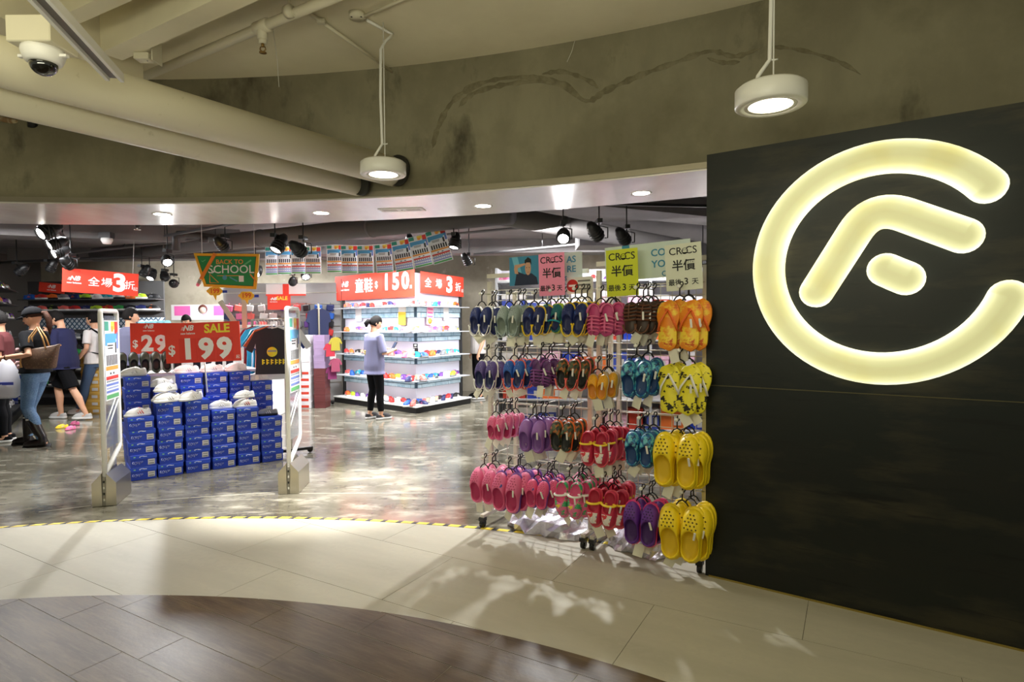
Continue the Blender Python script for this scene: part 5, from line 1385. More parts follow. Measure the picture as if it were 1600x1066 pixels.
MB().box((0, 0, 0), (.12, .003, .014), M=Matrix.Translation((x0 + .5, -.016, z0 + .05)) @ Matrix.Rotation(.9, 4, 'Y')).obj('ruler', m_cho, t)
MB().box((0, 0, 0), (.1, .003, .018), M=Matrix.Translation((W_ * .3, -.016, H_ * .24)) @ Matrix.Rotation(-.6, 4, 'Y')).obj('chalk_stick', mat('chalk_green', (110, 190, 130), .7), t)
MB().tube([(-W_ * .4, -.016, H_ * .3), (-W_ * .385, -.016, H_ * .27), (-W_ * .34, -.016, H_ * .33)], .005, 5).obj('tick_mark', MATS['chalk_green'], t)
MB().tube([(-W_ * .25, -.016, -H_ * .06), (-W_ * .21, -.016, -H_ * .02)], .01, 5).obj('chalk_dash', m_chalk, t)
m_bub = mat('bubble_yellow', (250, 206, 60), .5); m_bubr = mat('bubble_red', (226, 90, 40), .5); m_cream = mat('bubble_cream', (250, 240, 190), .5)
for i, (px, py) in enumerate([(335, 455), (384, 462)]):
    k = yp(px, py, Yc - .02); x, z = k.x - c_.x, k.z - c_.z
    poly = [(x + .09 * math.cos(a) * (1 + .08 * math.cos(6 * a)), z + .05 * math.sin(a) * (1 + .08 * math.cos(6 * a))) for a in [2 * PI * j / 28 for j in range(28)]]
    poly = poly[:21] + [(x + .01, z - .105)] + poly[22:]
    b_ = upr(poly, .0, .008, 'price_bubble', m_bub)
    text('199', .075, m_bubr, b_, x, z, -.011, bold=.02)
    MB().box((x + .115, -.005, z - .005), (.05, .01, .03), M=None).obj('bubble_shoe', m_box, b_)
for x in (-W_ * .4, W_ * .4): MB().tube([(x, 0, H_ * .5 - .01), (x, 0, 2.95 - c_.z)], .003, 5).obj('suspension_wire', m_whitemetal, t)

# ================================================================== BUNTING OF FLYERS
BT = [(427, 386, 430, 8.9), (446, 386, 429, 8.8), (467, 385, 428, 8.6), (489, 386, 428, 8.5), (523, 383, 426, 8.3), (546, 384, 427, 8.2), (571, 384, 427, 8.1), (600, 382, 426, 8.0), (629, 375, 424, 7.8), (657, 368, 417, 7.6), (686, 358, 411, 7.4)]
strpts = []
for i, (px, yt, yb_, Y) in enumerate(BT):
    a, b = yp(px, yt, Y), yp(px, yb_, Y)
    H_ = a.z - b.z; Wd = H_ / 1.4 * .86
    slope = 0 if i < 7 else (-.06, -.16, -.22, -.26)[i - 7]
    t = thing('flyer', 'flyer sheet hanging on the string over the gondola, %s from left' % ORD[i], 'poster', (a + b) / 2, -.12 + (i % 2) * .1, 'flyers on the string')
    t.rotation_euler = (rnd.uniform(-.04, .04), slope, t.rotation_euler[2])
    f = flyer(t); f.scale = (Wd, 1, H_ / 1.4)
    strpts.append(a + V((0, 0, .004)))
strpts = [yp(415, 378, 9.1)] + strpts + [yp(712, 350, 7.2), yp(745, 338, 6.9)]
tag(MB().tube(strpts, .003, 5).obj('flyer_string', m_whitemetal), 'thin white string carrying the row of flyers under the shop ceiling', 'string')

# ================================================================== SHOP TRACK SPOTS
m_spot = mat('spot_black', (20, 20, 21), .4)
def lens(es): return mat('spot_lens_%d' % es, (255, 250, 242), .3, emit=(255, 249, 240), es=es)
SPB = MB().lathe([(.001, .2), (.03, .2), (.055, .15), (.062, .02), (.062, 0), (.054, 0), (.05, .03)], 16).mesh('spot_body')
SPF = MB().lathe([(.058, .03 + .022 * 0), (.074, .035), (.074, .04), (.058, .045)], 16).lathe([(.058, .06), (.072, .065), (.072, .07), (.058, .075)], 16).lathe([(.056, .09), (.069, .095), (.069, .1), (.056, .105)], 16).mesh('cooling_fins')
SPL = MB().lathe([(.001, .012), (.05, .012), (.05, .02), (.001, .02)], 16).mesh('spot_lens')
m_off = mat('spot_glass_dark', (60, 60, 62), .2)
def spot(px, py, Y, aim, es, e, label, zc=2.72, sc=1.0, cone=1.0):
    p = yp(px, py, Y); p.z = min(p.z, 2.62)
    t = thing('track_spot', label, 'spotlight', p)
    d = (V(aim) - p).normalized(); q = d.to_track_quat('-Z', 'Y')
    b = shared('spot_body', SPB, [m_spot], t); b.rotation_mode = 'QUATERNION'; b.rotation_quaternion = q; b.scale = (sc,) * 3
    shared('cooling_fins', SPF, [m_spot], b); shared('spot_lens', SPL, [lens(es) if es else m_off], b)
    MB().tube([(0, 0, 2.93 - p.z), (0, 0, .12), (.085 * sc, 0, .1), (.085 * sc, 0, 0), (.055 * sc, 0, 0)], .007, 6).obj('yoke', m_spot, t)
    MB().box((0, 0, .16), (.05, .14, .04)).obj('adapter', m_spot, t)
    if e: light('spot_bulb', 'SPOT', d * .01, e, COOL, aim=d, parent=t, spot_size=cone, spot_blend=.6, shadow_soft_size=.05)
    return t
def g3(px, py, z=0): return gp(px, py, z)
spot(62, 366, 6.1, (-5.9, 3.6, .9), 30, 50, 'lit track spot at the front of the left row, nearest the soffit', sc=1.15)
spot(76, 384, 6.8, (-7.0, 4.2, .8), 30, 60, 'lit track spot second in the left row')
spot(83, 397, 7.5, (-7.4, 4.6, .8), 30, 60, 'lit track spot third in the left row')
spot(99, 408, 8.2, (-8.0, 5.0, .8), 30, 60, 'lit track spot fourth in the left row')
spot(111, 417, 8.0, (-6.0, 10.5, .8), 0, 0, 'dark track spot at the end of the left row, over the red banner')
spot(27, 428, 9.0, (-9.4, 8.8, .6), 30, 60, 'small lit track spot in front of the left shoe wall')
spot(77, 424, 9.0, (-8, 9, .6), 0, 0, 'small dark track spot left of the red banner')
spot(262, 411, 7.9, (-3.2, 6.1, .9), 40, 260, 'brightly lit track spot left of the chalkboard sign', cone=1.3)
spot(352, 390, 7.4, (-3.0, 9, 1), 0, 0, 'dark track spot directly above the chalkboard sign')
spot(430, 392, 6.4, (-3.2, 5.4, .5), 40, 120, 'lit track spot in front of the leftmost flyers', cone=1.3, sc=1.1)
spot(474, 396, 6.2, (-1.2, 8.5, 1), 0, 0, 'dark track spot in front of the left flyers')
spot(400, 429, 9.4, (-4.2, 7.5, .5), 40, 100, 'small lit spot right of the chalkboard sign')
spot(478, 434, 9.2, (-2.4, 7.4, .0), 40, 90, 'small lit spot below the left flyers', cone=1.2)
spot(234, 436, 9.6, (-6, 8, .2), 30, 90, 'small lit spot right of the red banner')
spot(222, 432, 9.2, (-6.6, 8.6, .2), 30, 60, 'small spot at the right end of the red banner')
spot(258, 437, 10, (-5, 9, .2), 0, 0, 'small dark spot left below the chalkboard sign')
spot(272, 444, 10, (-7.0, 12.9, 1.9), 20, 200, 'small spot turned to the concrete wall')
spot(457, 443, 10.4, (-4.4, 11.5, 1.6), 0, 0, 'small dark spot in front of the grid wall')
spot(709, 388, 7.0, (-1.1, 6.3, 0), 40, 420, 'lit track spot at the right end of the flyer string', cone=.62)
spot(733, 414, 9.0, (0, 9.4, 1.2), 0, 0, 'dark track spot right of the gondola')
spot(880, 374, 5.9, (.1, 2.7, .1), 80, 200, 'dazzling track spot above the left clog rack, facing the mall', cone=1.5)
spot(936, 372, 5.8, (2.0, 7.0, 1), 0, 0, 'dark track spot above the gap between the clog racks')
spot(979, 379, 6.3, (2.4, 7.4, 1), 0, 0, 'dark track spot above the right clog rack')
spot(1098, 428, 8.5, (1.4, 5.0, .0), 60, 120, 'small lit spot beside the white half-price paper')
spot(640, 372, 8.75, (-1.7, 10.0, .8), 0, 120, 'added fill spot hidden behind the flyers, shining on the gondola front', cone=1.3)  # added spot with a dark lens; its lamp fills the gondola front
def track(label, a, b):
    a, b = V(a), V(b)
    t = thing('light_track', label, 'track', a)
    MB().tube([(0, 0, 0), b - a], .02, 4).obj('track_rail', m_spot, t)
    n = max(2, int((b - a).length / 1.4))
    for i in range(n + 1): 
        p = (b - a) * (i / n); MB().tube([p, p + V((0, 0, 2.95 - a.z))], .005, 5).obj('drop_rod', m_spot, t)
track('black light track of the left spot row', (yp(62, 366, 5.95).x, 5.95, 2.68), (yp(112, 400, 8.8).x, 8.8, 2.68))
track('black light track over the shoeboxes', (-4.6, 7.9, 2.68), (-1.9, 6.1, 2.68))
track('black light track over the clog racks', (.2, 5.95, 2.7), (2.6, 6.3, 2.7))
# ducts and pipes of the shop ceiling
def duct(label, a, b, r, nm='air_duct', m=None):
    t = thing(nm, label, 'duct' if nm == 'air_duct' else 'pipe', a)
    a, b = V(a), V(b); d = b - a
    MB().tube([(0, 0, 0), d], r, 20).obj('duct_body', m or mat('duct_grey', (98, 95, 94), .55), t)
    for f in (.25, .5, .75): MB().tube([d * f - d.normalized() * .02, d * f + d.normalized() * .02], r + .008, 20).obj('joint_collar', m or MATS['duct_grey'], t)
duct('long grey round duct under the shop ceiling, over the flyers', yp(150, 398, 10.2), yp(800, 334, 6.7), .12)
duct('grey round duct crossing above the clog racks', yp(770, 334, 6.8), yp(1130, 398, 9.0), .12)
m_pd = mat('pipe_dark', (60, 58, 58), .5)
t = thing('bent_pipe', 'dark bent pipe under the shop ceiling above the chalkboard sign', 'pipe')
MB().tube([yp(275, 392, 8.0), yp(275, 370, 8.0), yp(279, 366, 8.0), yp(290, 366, 8.0), yp(330, 371, 8.3), yp(352, 374, 8.5)], .05, 10).obj('pipe_body', m_pd, t)
MB().tube([yp(318, 370, 8.2), yp(318, 379, 8.2)], .06, 10).obj('pipe_joint', m_pd, t)
for lb, a, b, r in [('thin grey conduit over the chalkboard sign', yp(95, 398, 9.4), yp(450, 358, 8.6), .02), ('thin grey conduit running from the left to the flyers', yp(-40, 412, 9.8), yp(420, 392, 9.4), .022), ('thin conduit behind the right flyers', yp(640, 372, 8.8), yp(900, 348, 8.6), .02), ('thin conduit over the half-price papers', yp(740, 398, 10), yp(1120, 362, 9.2), .022)]:
    t = thing('conduit', lb, 'conduit', a); MB().tube([(0, 0, 0), b - a], r, 8).obj('conduit_tube', m_pd if r > .02 else MATS['duct_grey'], t)
    for f in (.3, .7): MB().tube([(b - a) * f, (b - a) * f + V((0, 0, max(.05, 2.95 - (a.z + (b - a).z * f))))], .006, 5).obj('drop_rod', m_pd, t)
k = yp(167, 378, 8.4)
t = thing('smoke_detector', 'white smoke detector box under the shop ceiling, left of the bent pipe', 'detector', k)
MB().lathe([(.001, .05), (.07, .05), (.075, .02), (.05, -.03), (.001, -.035)], 16).obj('detector_body', m_white, t); MB().box((0, 0, .09), (.16, .1, .08)).obj('mount_box', m_pd, t)
k = yp(215, 356, 6.9); t = thing('sprinkler_drop', 'dark sprinkler head pointing down under the shop ceiling', 'sprinkler', k)
MB().tube([(0, 0, .3), (0, 0, .02), (0, 0, 0)], [.03, .03, .02], 10).obj('sprinkler_body', m_pd, t); MB().tube([(0, 0, -.02), (0, 0, -.026)], .035, 12).obj('deflector', m_steel2, t); MB().tube([(0, 0, 0), (0, 0, -.03)], .008, 6).obj('bulb_frame', m_steel2, t)
# ================================================================== PEOPLE
def remesh(mb, name, m, parent, vox, smooth=4, floor_cut=None):
    o = mb.obj('tmp_' + name, m)
    r = o.modifiers.new('r', 'REMESH'); r.mode = 'VOXEL'; r.voxel_size = vox; r.use_smooth_shade = True
    s_ = o.modifiers.new('s', 'SMOOTH'); s_.factor = .5; s_.iterations = smooth
    bpy.context.view_layer.update()
    me = bpy.data.meshes.new_from_object(o.evaluated_get(bpy.context.evaluated_depsgraph_get()))
    bpy.data.objects.remove(o)
    me.name = name
    return link(name, me, m, parent)
def ell(c, rx, ry, n=16, yaw=0):
    cs, sn = math.cos(yaw), math.sin(yaw)
    out = []
    for k in range(n):
        a = 2 * PI * k / n; x, y = rx * math.cos(a), ry * math.sin(a)
        out.append((c[0] + x * cs - y * sn, c[1] + x * sn + y * cs, c[2]))
    return out
SKIN = mat('skin', (226, 172, 138), .55); HAIRM = mat('black_hair', (20, 16, 14), .75, spec=.25, bump=.6, bscale=90); BROWNH = mat('brown_hair', (70, 42, 28), .7, spec=.25, bump=.6, bscale=90)
LIP = mat('lip', (180, 92, 86), .5); EYEW = mat('eye_white', (236, 234, 230), .3)
TORSO = [(.80, .150, .105), (.88, .168, .118), (.94, .165, .115), (1.02, .142, .100), (1.10, .138, .098), (1.20, .155, .106), (1.30, .172, .106), (1.36, .155, .09), (1.40, .10, .07), (1.43, .058, .055), (1.50, .047, .050)]
def person(label, loc, rz, H, P, vox=.0075):
    k = H / 1.7
    t = thing('person', label, 'person', loc, rz); t.scale = (k, k, k)
    lean = P.get('lean', 0)
    def sp(z): return lean * max(0, z - .9)
    b = MB()
    b.loft([ell((0, sp(z), z), rx, ry) for z, rx, ry in TORSO])
    legs = {}
    for s, key in ((-1, 'L'), (1, 'R')):
        hip = V((s * .088, 0, .88)); kn = V(P['knee' + key]); an = V(P['ankle' + key]); legs[key] = (hip, kn, an)
        mid = hip.lerp(kn, .5); cal = kn.lerp(an, .35) + V((0, -.012, 0))
        b.tube([hip + V((0, 0, .04)), hip, mid, kn, cal, kn.lerp(an, .7), an, an - V((0, 0, .03))], [.08, .086, .07, .052, .056, .042, .034, .034], 12)
        fd = V((math.sin(P.get('toe' + key, s * .12)), math.cos(P.get('toe' + key, s * .12)), 0))
        b.tube([an + V((0, 0, -.03)) - fd * .05, an + V((0, 0, -.035)) + fd * .03, an + V((0, 0, -.05)) + fd * .12, an + V((0, 0, -.055)) + fd * .165], [.03, .036, .03, .016], 10)
        sh = V((s * .172, sp(1.36), 1.355)); el = V(P['elbow' + key]); wr_ = V(P['wrist' + key])
        legs['arm' + key] = (sh, el, wr_)
        b.tube([sh - V((s * .07, 0, -.0)), sh, sh.lerp(el, .45), el, el.lerp(wr_, .3), wr_], [.05, .05, .042, .034, .036, .024], 12)
        # hand: palm, four fingers, thumb
        d = (wr_ - el).normalized(); hd = V(P.get('hand' + key, d)).normalized()
        side = hd.cross(V(P.get('palm' + key, (0, 0, 1)))).normalized(); pn = side.cross(hd).normalized()
        palm = wr_ + hd * .05
        for q in (-1, -.33, .33, 1): b.tube([wr_, wr_ + hd * .04 + side * q * .02, wr_ + hd * .085 + side * q * .030], [.02, .017, .0125], 8)
        curl = P.get('curl' + key, .5)
        for i, ln in enumerate((.062, .074, .070, .054)):
            q = (-1, -.33, .33, 1)[i]; p0 = wr_ + hd * .08 + side * q * .03
            p1 = p0 + hd * ln * .45 * math.cos(curl * .5) - pn * ln * .45 * math.sin(curl * .5)
            p2 = p1 + hd * ln * .35 * math.cos(curl * 1.4) - pn * ln * .35 * math.sin(curl * 1.4)
            p3 = p2 + hd * ln * .25 * math.cos(curl * 2.2) - pn * ln * .25 * math.sin(curl * 2.2)
            b.tube([p0, p1, p2, p3], [.0105, .0100, .0092, .0075], 8)
        ts = side * (-1 if P.get('thumb' + key, -1) < 0 else 1)
        p0 = wr_ + hd * .03 + ts * .022
        b.tube([p0, p0 + hd * .025 + ts * .025 - pn * .008, p0 + hd * .055 + ts * .03 - pn * .018], [.014, .0115, .009], 8)
    # head
    hc = V((0, sp(1.56) + P.get('hy', .02), 1.575)); hr = Matrix.Translation(hc) @ Matrix.Rotation(P.get('yaw', 0), 4, 'Z') @ Matrix.Rotation(-P.get('nod', 0), 4, 'X')
    def hs(d, ex=1.0):
        x, y, z = d.x * .074 * ex, d.y * .096 * ex, d.z * .118 * ex
        if d.z < 0:
            w_ = (-d.z) ** 1.4
            x *= 1 - .22 * w_; y = y * (1 - .1 * w_) + (.02 * w_ if d.y < .2 else .012 * w_)
        return V((x, y, z))
    rings = []
    for i in range(1, 16):
        ph = PI * i / 16
        rings.append([hr @ hs(V((math.sin(ph) * math.cos(2 * PI * j / 20), math.sin(ph) * math.sin(2 * PI * j / 20), -math.cos(ph)))) for j in range(20)])
    b.loft(rings)
    b.tube([hr @ V((0, .088, .022)), hr @ V((0, .101, -.008)), hr @ V((0, .108, -.028)), hr @ V((0, .094, -.04))], [.007, .010, .0135, .009], 8)
    for s in (-1, 1):
        b.sphere((0, 0, 0), (.009, .018, .03), 0, 8, 6, M=hr @ Matrix.Translation((s * .075, -.008, -.008)))
        b.tube([hr @ V((s * .016, .09, .03)), hr @ V((s * .045, .08, .03))], .008, 6)
    b.tube([hr @ V((-.02, .091, -.064)), hr @ V((0, .098, -.062)), hr @ V((.02, .091, -.064))], .007, 6)
    b.tube([V((0, sp(1.4), 1.40)), V((0, sp(1.5) + .006, 1.52))], [.05, .046], 12)
    body = remesh(b, 'body', SKIN, t, vox, 2)
    # features
    for s in (-1, 1):
        e = MB().sphere((0, 0, 0), (.013, .008, .008), 0, 8, 6, M=hr @ Matrix.Translation((s * .031, .0845, .012))).obj('eye', EYEW, t)
        MB().sphere((0, 0, 0), (.0062, .004, .0062), 0, 8, 6, M=hr @ Matrix.Translation((s * .031, .091, .012))).obj('iris', m_black, e)
        MB().tube([hr @ V((s * .014, .096, .032)), hr @ V((s * .032, .094, .037)), hr @ V((s * .05, .08, .032))], .0042, 5).obj('eyebrow', P.get('hairm', HAIRM), t)
    MB().tube([hr @ V((-.022, .0945, -.063)), hr @ V((0, .104, -.061)), hr @ V((.022, .0945, -.063))], .0058, 6).obj('mouth', LIP, t)
    # hair
    hb = MB(); rings = []
    low = P.get('hair_low', -.52)
    for i in range(1, 22):
        ph = PI * i / 22; row = []
        for j in range(28):
            d = V((math.sin(ph) * math.cos(2 * PI * j / 28), math.sin(ph) * math.sin(2 * PI * j / 28), -math.cos(ph)))
            front = d.y - .42 * d.z
            ex = 1.12 if (front < .16 + .12 * abs(d.x) and d.z > low) else .86
            if d.z > .55: ex = 1.13
            elif d.z > .36 and d.y > 0: ex = 1.10
            ex += .012 * math.sin(9 * j + i * 3)
            row.append(hr @ hs(d, ex))
        rings.append(row)
    hb.loft(rings); hair = hb.obj('hair', P.get('hairm', HAIRM), t)
    # clothes
    sh_ = P.get('shirt')
    if sh_:
        m = MB(); z0 = sh_.get('hem', .86); ex = sh_.get('ex', .02)
        R_ = [(z, rx, ry) for z, rx, ry in TORSO if z0 < z < 1.41]
        hx = sh_.get('flare', .0)
        rows = [ell((0, sp(z0), z0), .168 + ex + hx, .118 + ex + hx)] + [ell((0, sp(z), z), max(rx, .155 if z < 1.25 else 0) + ex + (hx * .5 if z < 1.1 else 0), max(ry, .11 if z < 1.25 else 0) + ex) for z, rx, ry in R_] + [ell((0, sp(1.425), 1.425), .072, .068)]
        m.loft(rows)
        for key in 'LR':
            a, e, w_ = legs['arm' + key]; fr_ = sh_.get('sleeve', .75)
            inner = a - V(((-1 if key == 'L' else 1) * .08, 0, .01))
            m.tube([inner, a + V((0, 0, .004)), a.lerp(e, fr_ * .5), a.lerp(e, fr_)] if fr_ <= 1 else [inner, a, a.lerp(e, .5), e, e.lerp(w_, fr_ - 1)], [.06, .066, .064, .066] if fr_ <= 1 else [.06, .062, .054, .05, .042], 12)
        remesh(m, sh_.get('name', 'shirt'), sh_['m'], t, .011, 3)
    pa = P.get('pants')
    if pa:
        m = MB(); ex = pa.get('ex', .012)
        m.loft([ell((0, sp(z), z), rx + ex, ry + ex) for z, rx, ry in [(.78, .14, .10), (.84, .158, .108), (.90, .168, .118), (.98, .158, .11), (1.03, .146, .104)]])
        for key in 'LR':
            hip, kn, an = legs[key]; L_ = pa.get('len', 1)
            if L_ < .6:
                m.tube([hip + V((0, 0, .05)), hip - V((0, 0, .02)), hip.lerp(kn, .6), hip.lerp(kn, L_ * 1.8)], [.085, .105, .10, .102], 14)
            else:
                cal = kn.lerp(an, .35) + V((0, -.012, 0))
                pts = [hip + V((0, 0, .05)), hip, hip.lerp(kn, .5), kn, cal, kn.lerp(an, .7), an.lerp(kn, max(0, 1 - L_) * 2 + .02)]
                m.tube(pts, [.085, .098, .084, .064 + ex * .3, .064 + ex * .3, .055 + pa.get('wide', 0), .048 + pa.get('wide', 0)], 14)
        remesh(m, pa.get('name', 'trousers'), pa['m'], t, .010, 3)
    so = P.get('shoes')
    for s, key in ((-1, 'L'), (1, 'R')):
        hip, kn, an = legs[key]; ta_ = P.get('toe' + key, s * .12)
        fd = V((math.sin(ta_), math.cos(ta_), 0))
        if so and so[0] == 'boot':
            m = MB(); m.tube([an + V((0, 0, -.05)), an + V((0, 0, .03)), an.lerp(kn, .35), an.lerp(kn, .72)], [.052, .05, .062, .066], 14)
            m.tube([an + V((0, 0, -.035)) - fd * .05, an + V((0, 0, -.035)) + fd * .04, an + V((0, 0, -.045)) + fd * .13, an + V((0, 0, -.052)) + fd * .19], [.046, .05, .043, .022], 12)
            bt = remesh(m, 'rain_boot', so[1], t, .008, 3)
            a0 = an + V((0, 0, -.078))
            MB().tube([a0 - fd * .09, a0 + fd * .02, a0 + fd * .14, a0 + fd * .205], [.035, .046, .046, .02], 12, flat=.3).obj('boot_sole', m_black, bt)
            q_ = an.lerp(kn, .66); MB().box((q_.x - .066, q_.y + .015, q_.z), (.004, .03, .016)).obj('boot_badge', m_whitemetal, bt)
        elif so:
            u = shared('sneaker', SNK_UP, [so[1], pm('black')], t)
            u.location = (an.x - fd.x * .09, an.y - fd.y * .09, an.z - .085); u.rotation_euler = (0, 0, -ta_)
            shared('sneaker_sole', SNK_SOLE, [so[2]], u); shared('laces', SNK_LACE, [so[2]], u)
    return t, hr, legs, sp
def stand(dx=0, dyL=0, dyR=0):
    return dict(kneeL=(-.09, .02 + dyL * .5, .47), ankleL=(-.095, -.02 + dyL, .085), kneeR=(.09, .02 + dyR * .5, .47), ankleR=(.095, -.02 + dyR, .085))
DOWN = dict(elbowL=(-.235, -.03, 1.10), wristL=(-.245, .06, .87), elbowR=(.235, -.03, 1.10), wristR=(.245, .06, .87))
def glasses(t, hr, m):
    g = MB()
    for s in (-1, 1):
        g.tube([hr @ V((s * .032 + .024 * math.cos(a), .105, .01 + .018 * math.sin(a))) for a in [2 * PI * j / 12 for j in range(13)]], .0025, 5)
        g.tube([hr @ V((s * .056, .104, .014)), hr @ V((s * .08, .02, .016)), hr @ V((s * .078, -.02, .006))], .0025, 5)
    g.tube([hr @ V((-.01, .106, .014)), hr @ V((.01, .106, .014))], .0025, 5)
    g.obj('glasses', m, t)
m_navyc = mat('navy_cotton', (30, 33, 74), .85); m_blackc = mat('black_cotton', (15, 15, 18), .9, spec=.2); m_jean = mat('blue_denim', (92, 124, 160), .85, noise=[(5, (120, 150, 182), .45, .65, ONE), (90, (80, 108, 144), .5, .6, ONE)]); m_whitec = mat('white_cotton', (226, 220, 216), .85)
m_lil = mat('lilac_grey_cotton', (140, 140, 176), .85); m_mar = mat('maroon_cotton', (92, 38, 40), .85)
# woman with boots
foot = gp(60, 696); 
P = dict(kneeL=(-.085, .06, .47), ankleL=(-.09, -.10, .085), kneeR=(.09, .14, .47), ankleR=(.09, .17, .085), elbowL=(-.31, -.12, 1.13), wristL=(-.27, .17, 1.10), elbowR=(.23, .08, 1.08), wristR=(.14, .30, 1.00), handL=(.35, .9, -.1), curlL=.9, curlR=1.3, nod=.18, hairm=BROWNH, hair_low=-.1,
         shirt=dict(m=m_blackc, hem=.90, sleeve=.72, ex=.026, flare=.012, name='black_top'), pants=dict(m=m_jean, name='jeans', ex=.004), shoes=('boot', mat('boot_rubber', (30, 22, 20), .3)))
t, hr, legs, sp = person('woman in black cap, black top, jeans and tall rain boots carrying a tote', foot, PI / 2 + .12, 1.73, P)
cp = MB(); rings = []
for i in range(0, 9):
    ph = PI / 2 * i / 8
    rings.append([hr @ V((.092 * math.cos(ph) * math.cos(a), -.008 + .116 * math.cos(ph) * math.sin(a), .03 + .105 * math.sin(ph))) for a in [2 * PI * j / 24 for j in range(24)]] if i < 8 else [hr @ V((.004 * math.cos(a), -.008 + .004 * math.sin(a), .135)) for a in [2 * PI * j / 24 for j in range(24)]])
cp.loft(rings); cap = cp.obj('cap', m_blackc, t)
br2 = MB(); br2.loft([[hr @ V((.085 * math.cos(a) * (1 - .1 * i / 3), .08 * math.sin(a) * 1.0 + .035 * i * math.sin(a), .036 - .008 * i)) for a in [PI * j / 14 for j in range(15)]] for i in range(4)] + [[hr @ V((.085 * math.cos(a) * (1 - .1 * i / 3), .08 * math.sin(a) + .035 * i * math.sin(a), .03 - .008 * i)) for a in [PI * j / 14 for j in range(15)]] for i in (3, 0)], close=False, cap=False)
br2.obj('cap_brim', m_blackc, cap)
MB().tube([hr @ V((0, -.10, .035)), hr @ V((0, -.15, .03)), hr @ V((0, -.175, -.05)), hr @ V((0, -.165, -.15)), hr @ V((0, -.15, -.24))], [.022, .03, .036, .03, .006], 10).obj('ponytail', BROWNH, t)
glasses(t, hr, m_black)
pz = V((-.15, .0, 1.2))
pr_ = MB(); 
for (x, y, z, r) in [(-.10, .135, 1.18, .03), (-.13, .12, 1.02, .035), (-.14, .10, .98, .03)]: pr_.sphere((x, y, z), (r, .018, r), 0, 8, 6)
pr_.obj('top_print', mat('print_pink', (214, 170, 170), .6), t)
MB().sphere((-.235, .0, 1.25), (.012, .028, .032), 0, 8, 6).obj('sleeve_badge', mat('badge_blue', (150, 196, 216), .6), t)
MB().tube([(-.27 + .03 * math.cos(a), .15, 1.10 + .03 * math.sin(a)) for a in [PI * j / 4 for j in range(9)]], .008, 6).obj('bracelet', mat('bracelet_brown', (90, 60, 40), .5), t)
# her tote and shopping bag are things of their own
Mt_ = Matrix.Translation(foot) @ Matrix.Rotation(PI / 2 + .12, 4, 'Z') @ Matrix.Scale(1.73 / 1.7, 4)
tb_ = thing('tote_bag', 'large brown patterned tote bag with tan handles on the woman\'s arm', 'bag', Mt_ @ V((-.24, -.2, 1.04)), PI / 2 + .12)
m_tote = mat('tote_brown', (96, 72, 56), .55, noise=[(55, (134, 106, 78), .56, .6, ONE)]); m_tan = mat('tan_leather', (200, 150, 88), .5)
bgm = MB(); rows = []
for z, w_, d_ in [(0, .15, .06), (.02, .165, .07), (.15, .20, .06), (.24, .225, .035), (.25, .225, .028)]:
    rows.append([(d_ * math.copysign(abs(math.cos(a)) ** .5, math.cos(a)), w_ * math.copysign(abs(math.sin(a)) ** .6, math.sin(a)), z - .08 + (.05 * math.sin(a) if z > .1 else 0) * -1) for a in [2 * PI * j / 24 for j in range(24)]])
bgm.loft(rows).obj('bag_body', m_tote, tb_)
for x in (-.04, .04): MB().tube([(x, -.09, .16), (x * .8, -.05, .30), (x * .5 + .05, .04, .42), (x * .6, .10, .30), (x, .11, .14)], .009, 6).obj('handle', m_tan, tb_)
MB().tube([(.03, -.22, .2), (.05, .0, .17), (.03, .22, .12)], .008, 6).obj('rim_band', m_tan, tb_)
MB().tube([(-.06, .17, .10), (-.065, .18, .0), (-.06, .175, -.06)], [.006, .01, .016], 6).obj('tassel', m_tan, tb_)
sb_ = thing('shopping_bag', 'white plastic shopping bag with a blue strip hanging from the woman\'s hand', 'bag', Mt_ @ V((.0, .33, 1.08)), PI / 2 + .12)
m_plw = mat('bag_white', (232, 230, 238), .4); rows = []
for z, w_, d_ in [(0, .03, .02), (-.06, .08, .04), (-.16, .13, .075), (-.34, .155, .09), (-.46, .15, .085), (-.50, .09, .05)]:
    rows.append([(d_ * math.cos(a) * (1 + .08 * math.sin(5 * a + z * 20)), w_ * math.sin(a) * (1 + .05 * math.sin(7 * a)), z) for a in [2 * PI * j / 24 for j in range(24)]])
MB().loft(rows).obj('bag_body', m_plw, sb_)
MB().box((-.088, -.05, -.31), (.006, .16, .035)).obj('blue_strip', mat('strip_blue', (66, 76, 170), .5), sb_)
# man in navy
foot = gp(106, 655)
P = dict(kneeL=(-.10, -.16, .47), ankleL=(-.10, -.34, .10), kneeR=(.09, .20, .48), ankleR=(.09, .16, .085), elbowL=(-.25, .03, 1.10), wristL=(-.10, .20, 1.32), handL=(.2, .15, 1), palmL=(0, -1, 0), curlL=.7, elbowR=(.24, .04, 1.1), wristR=(.18, .22, 1.02), curlR=1.0, nod=.5, lean=.1, hy=.05,
         shirt=dict(m=m_navyc, hem=.79, sleeve=.8, ex=.034, flare=.04, name='navy_tee'), pants=dict(m=m_blackc, len=.52, name='shorts', ex=.03), shoes=('snk', mat('shoe_lightgrey', (196, 194, 190), .6), m_white))
person('man in navy T-shirt and black shorts walking with a hand at his mouth', foot, PI / 2 + .05, 1.74, P)
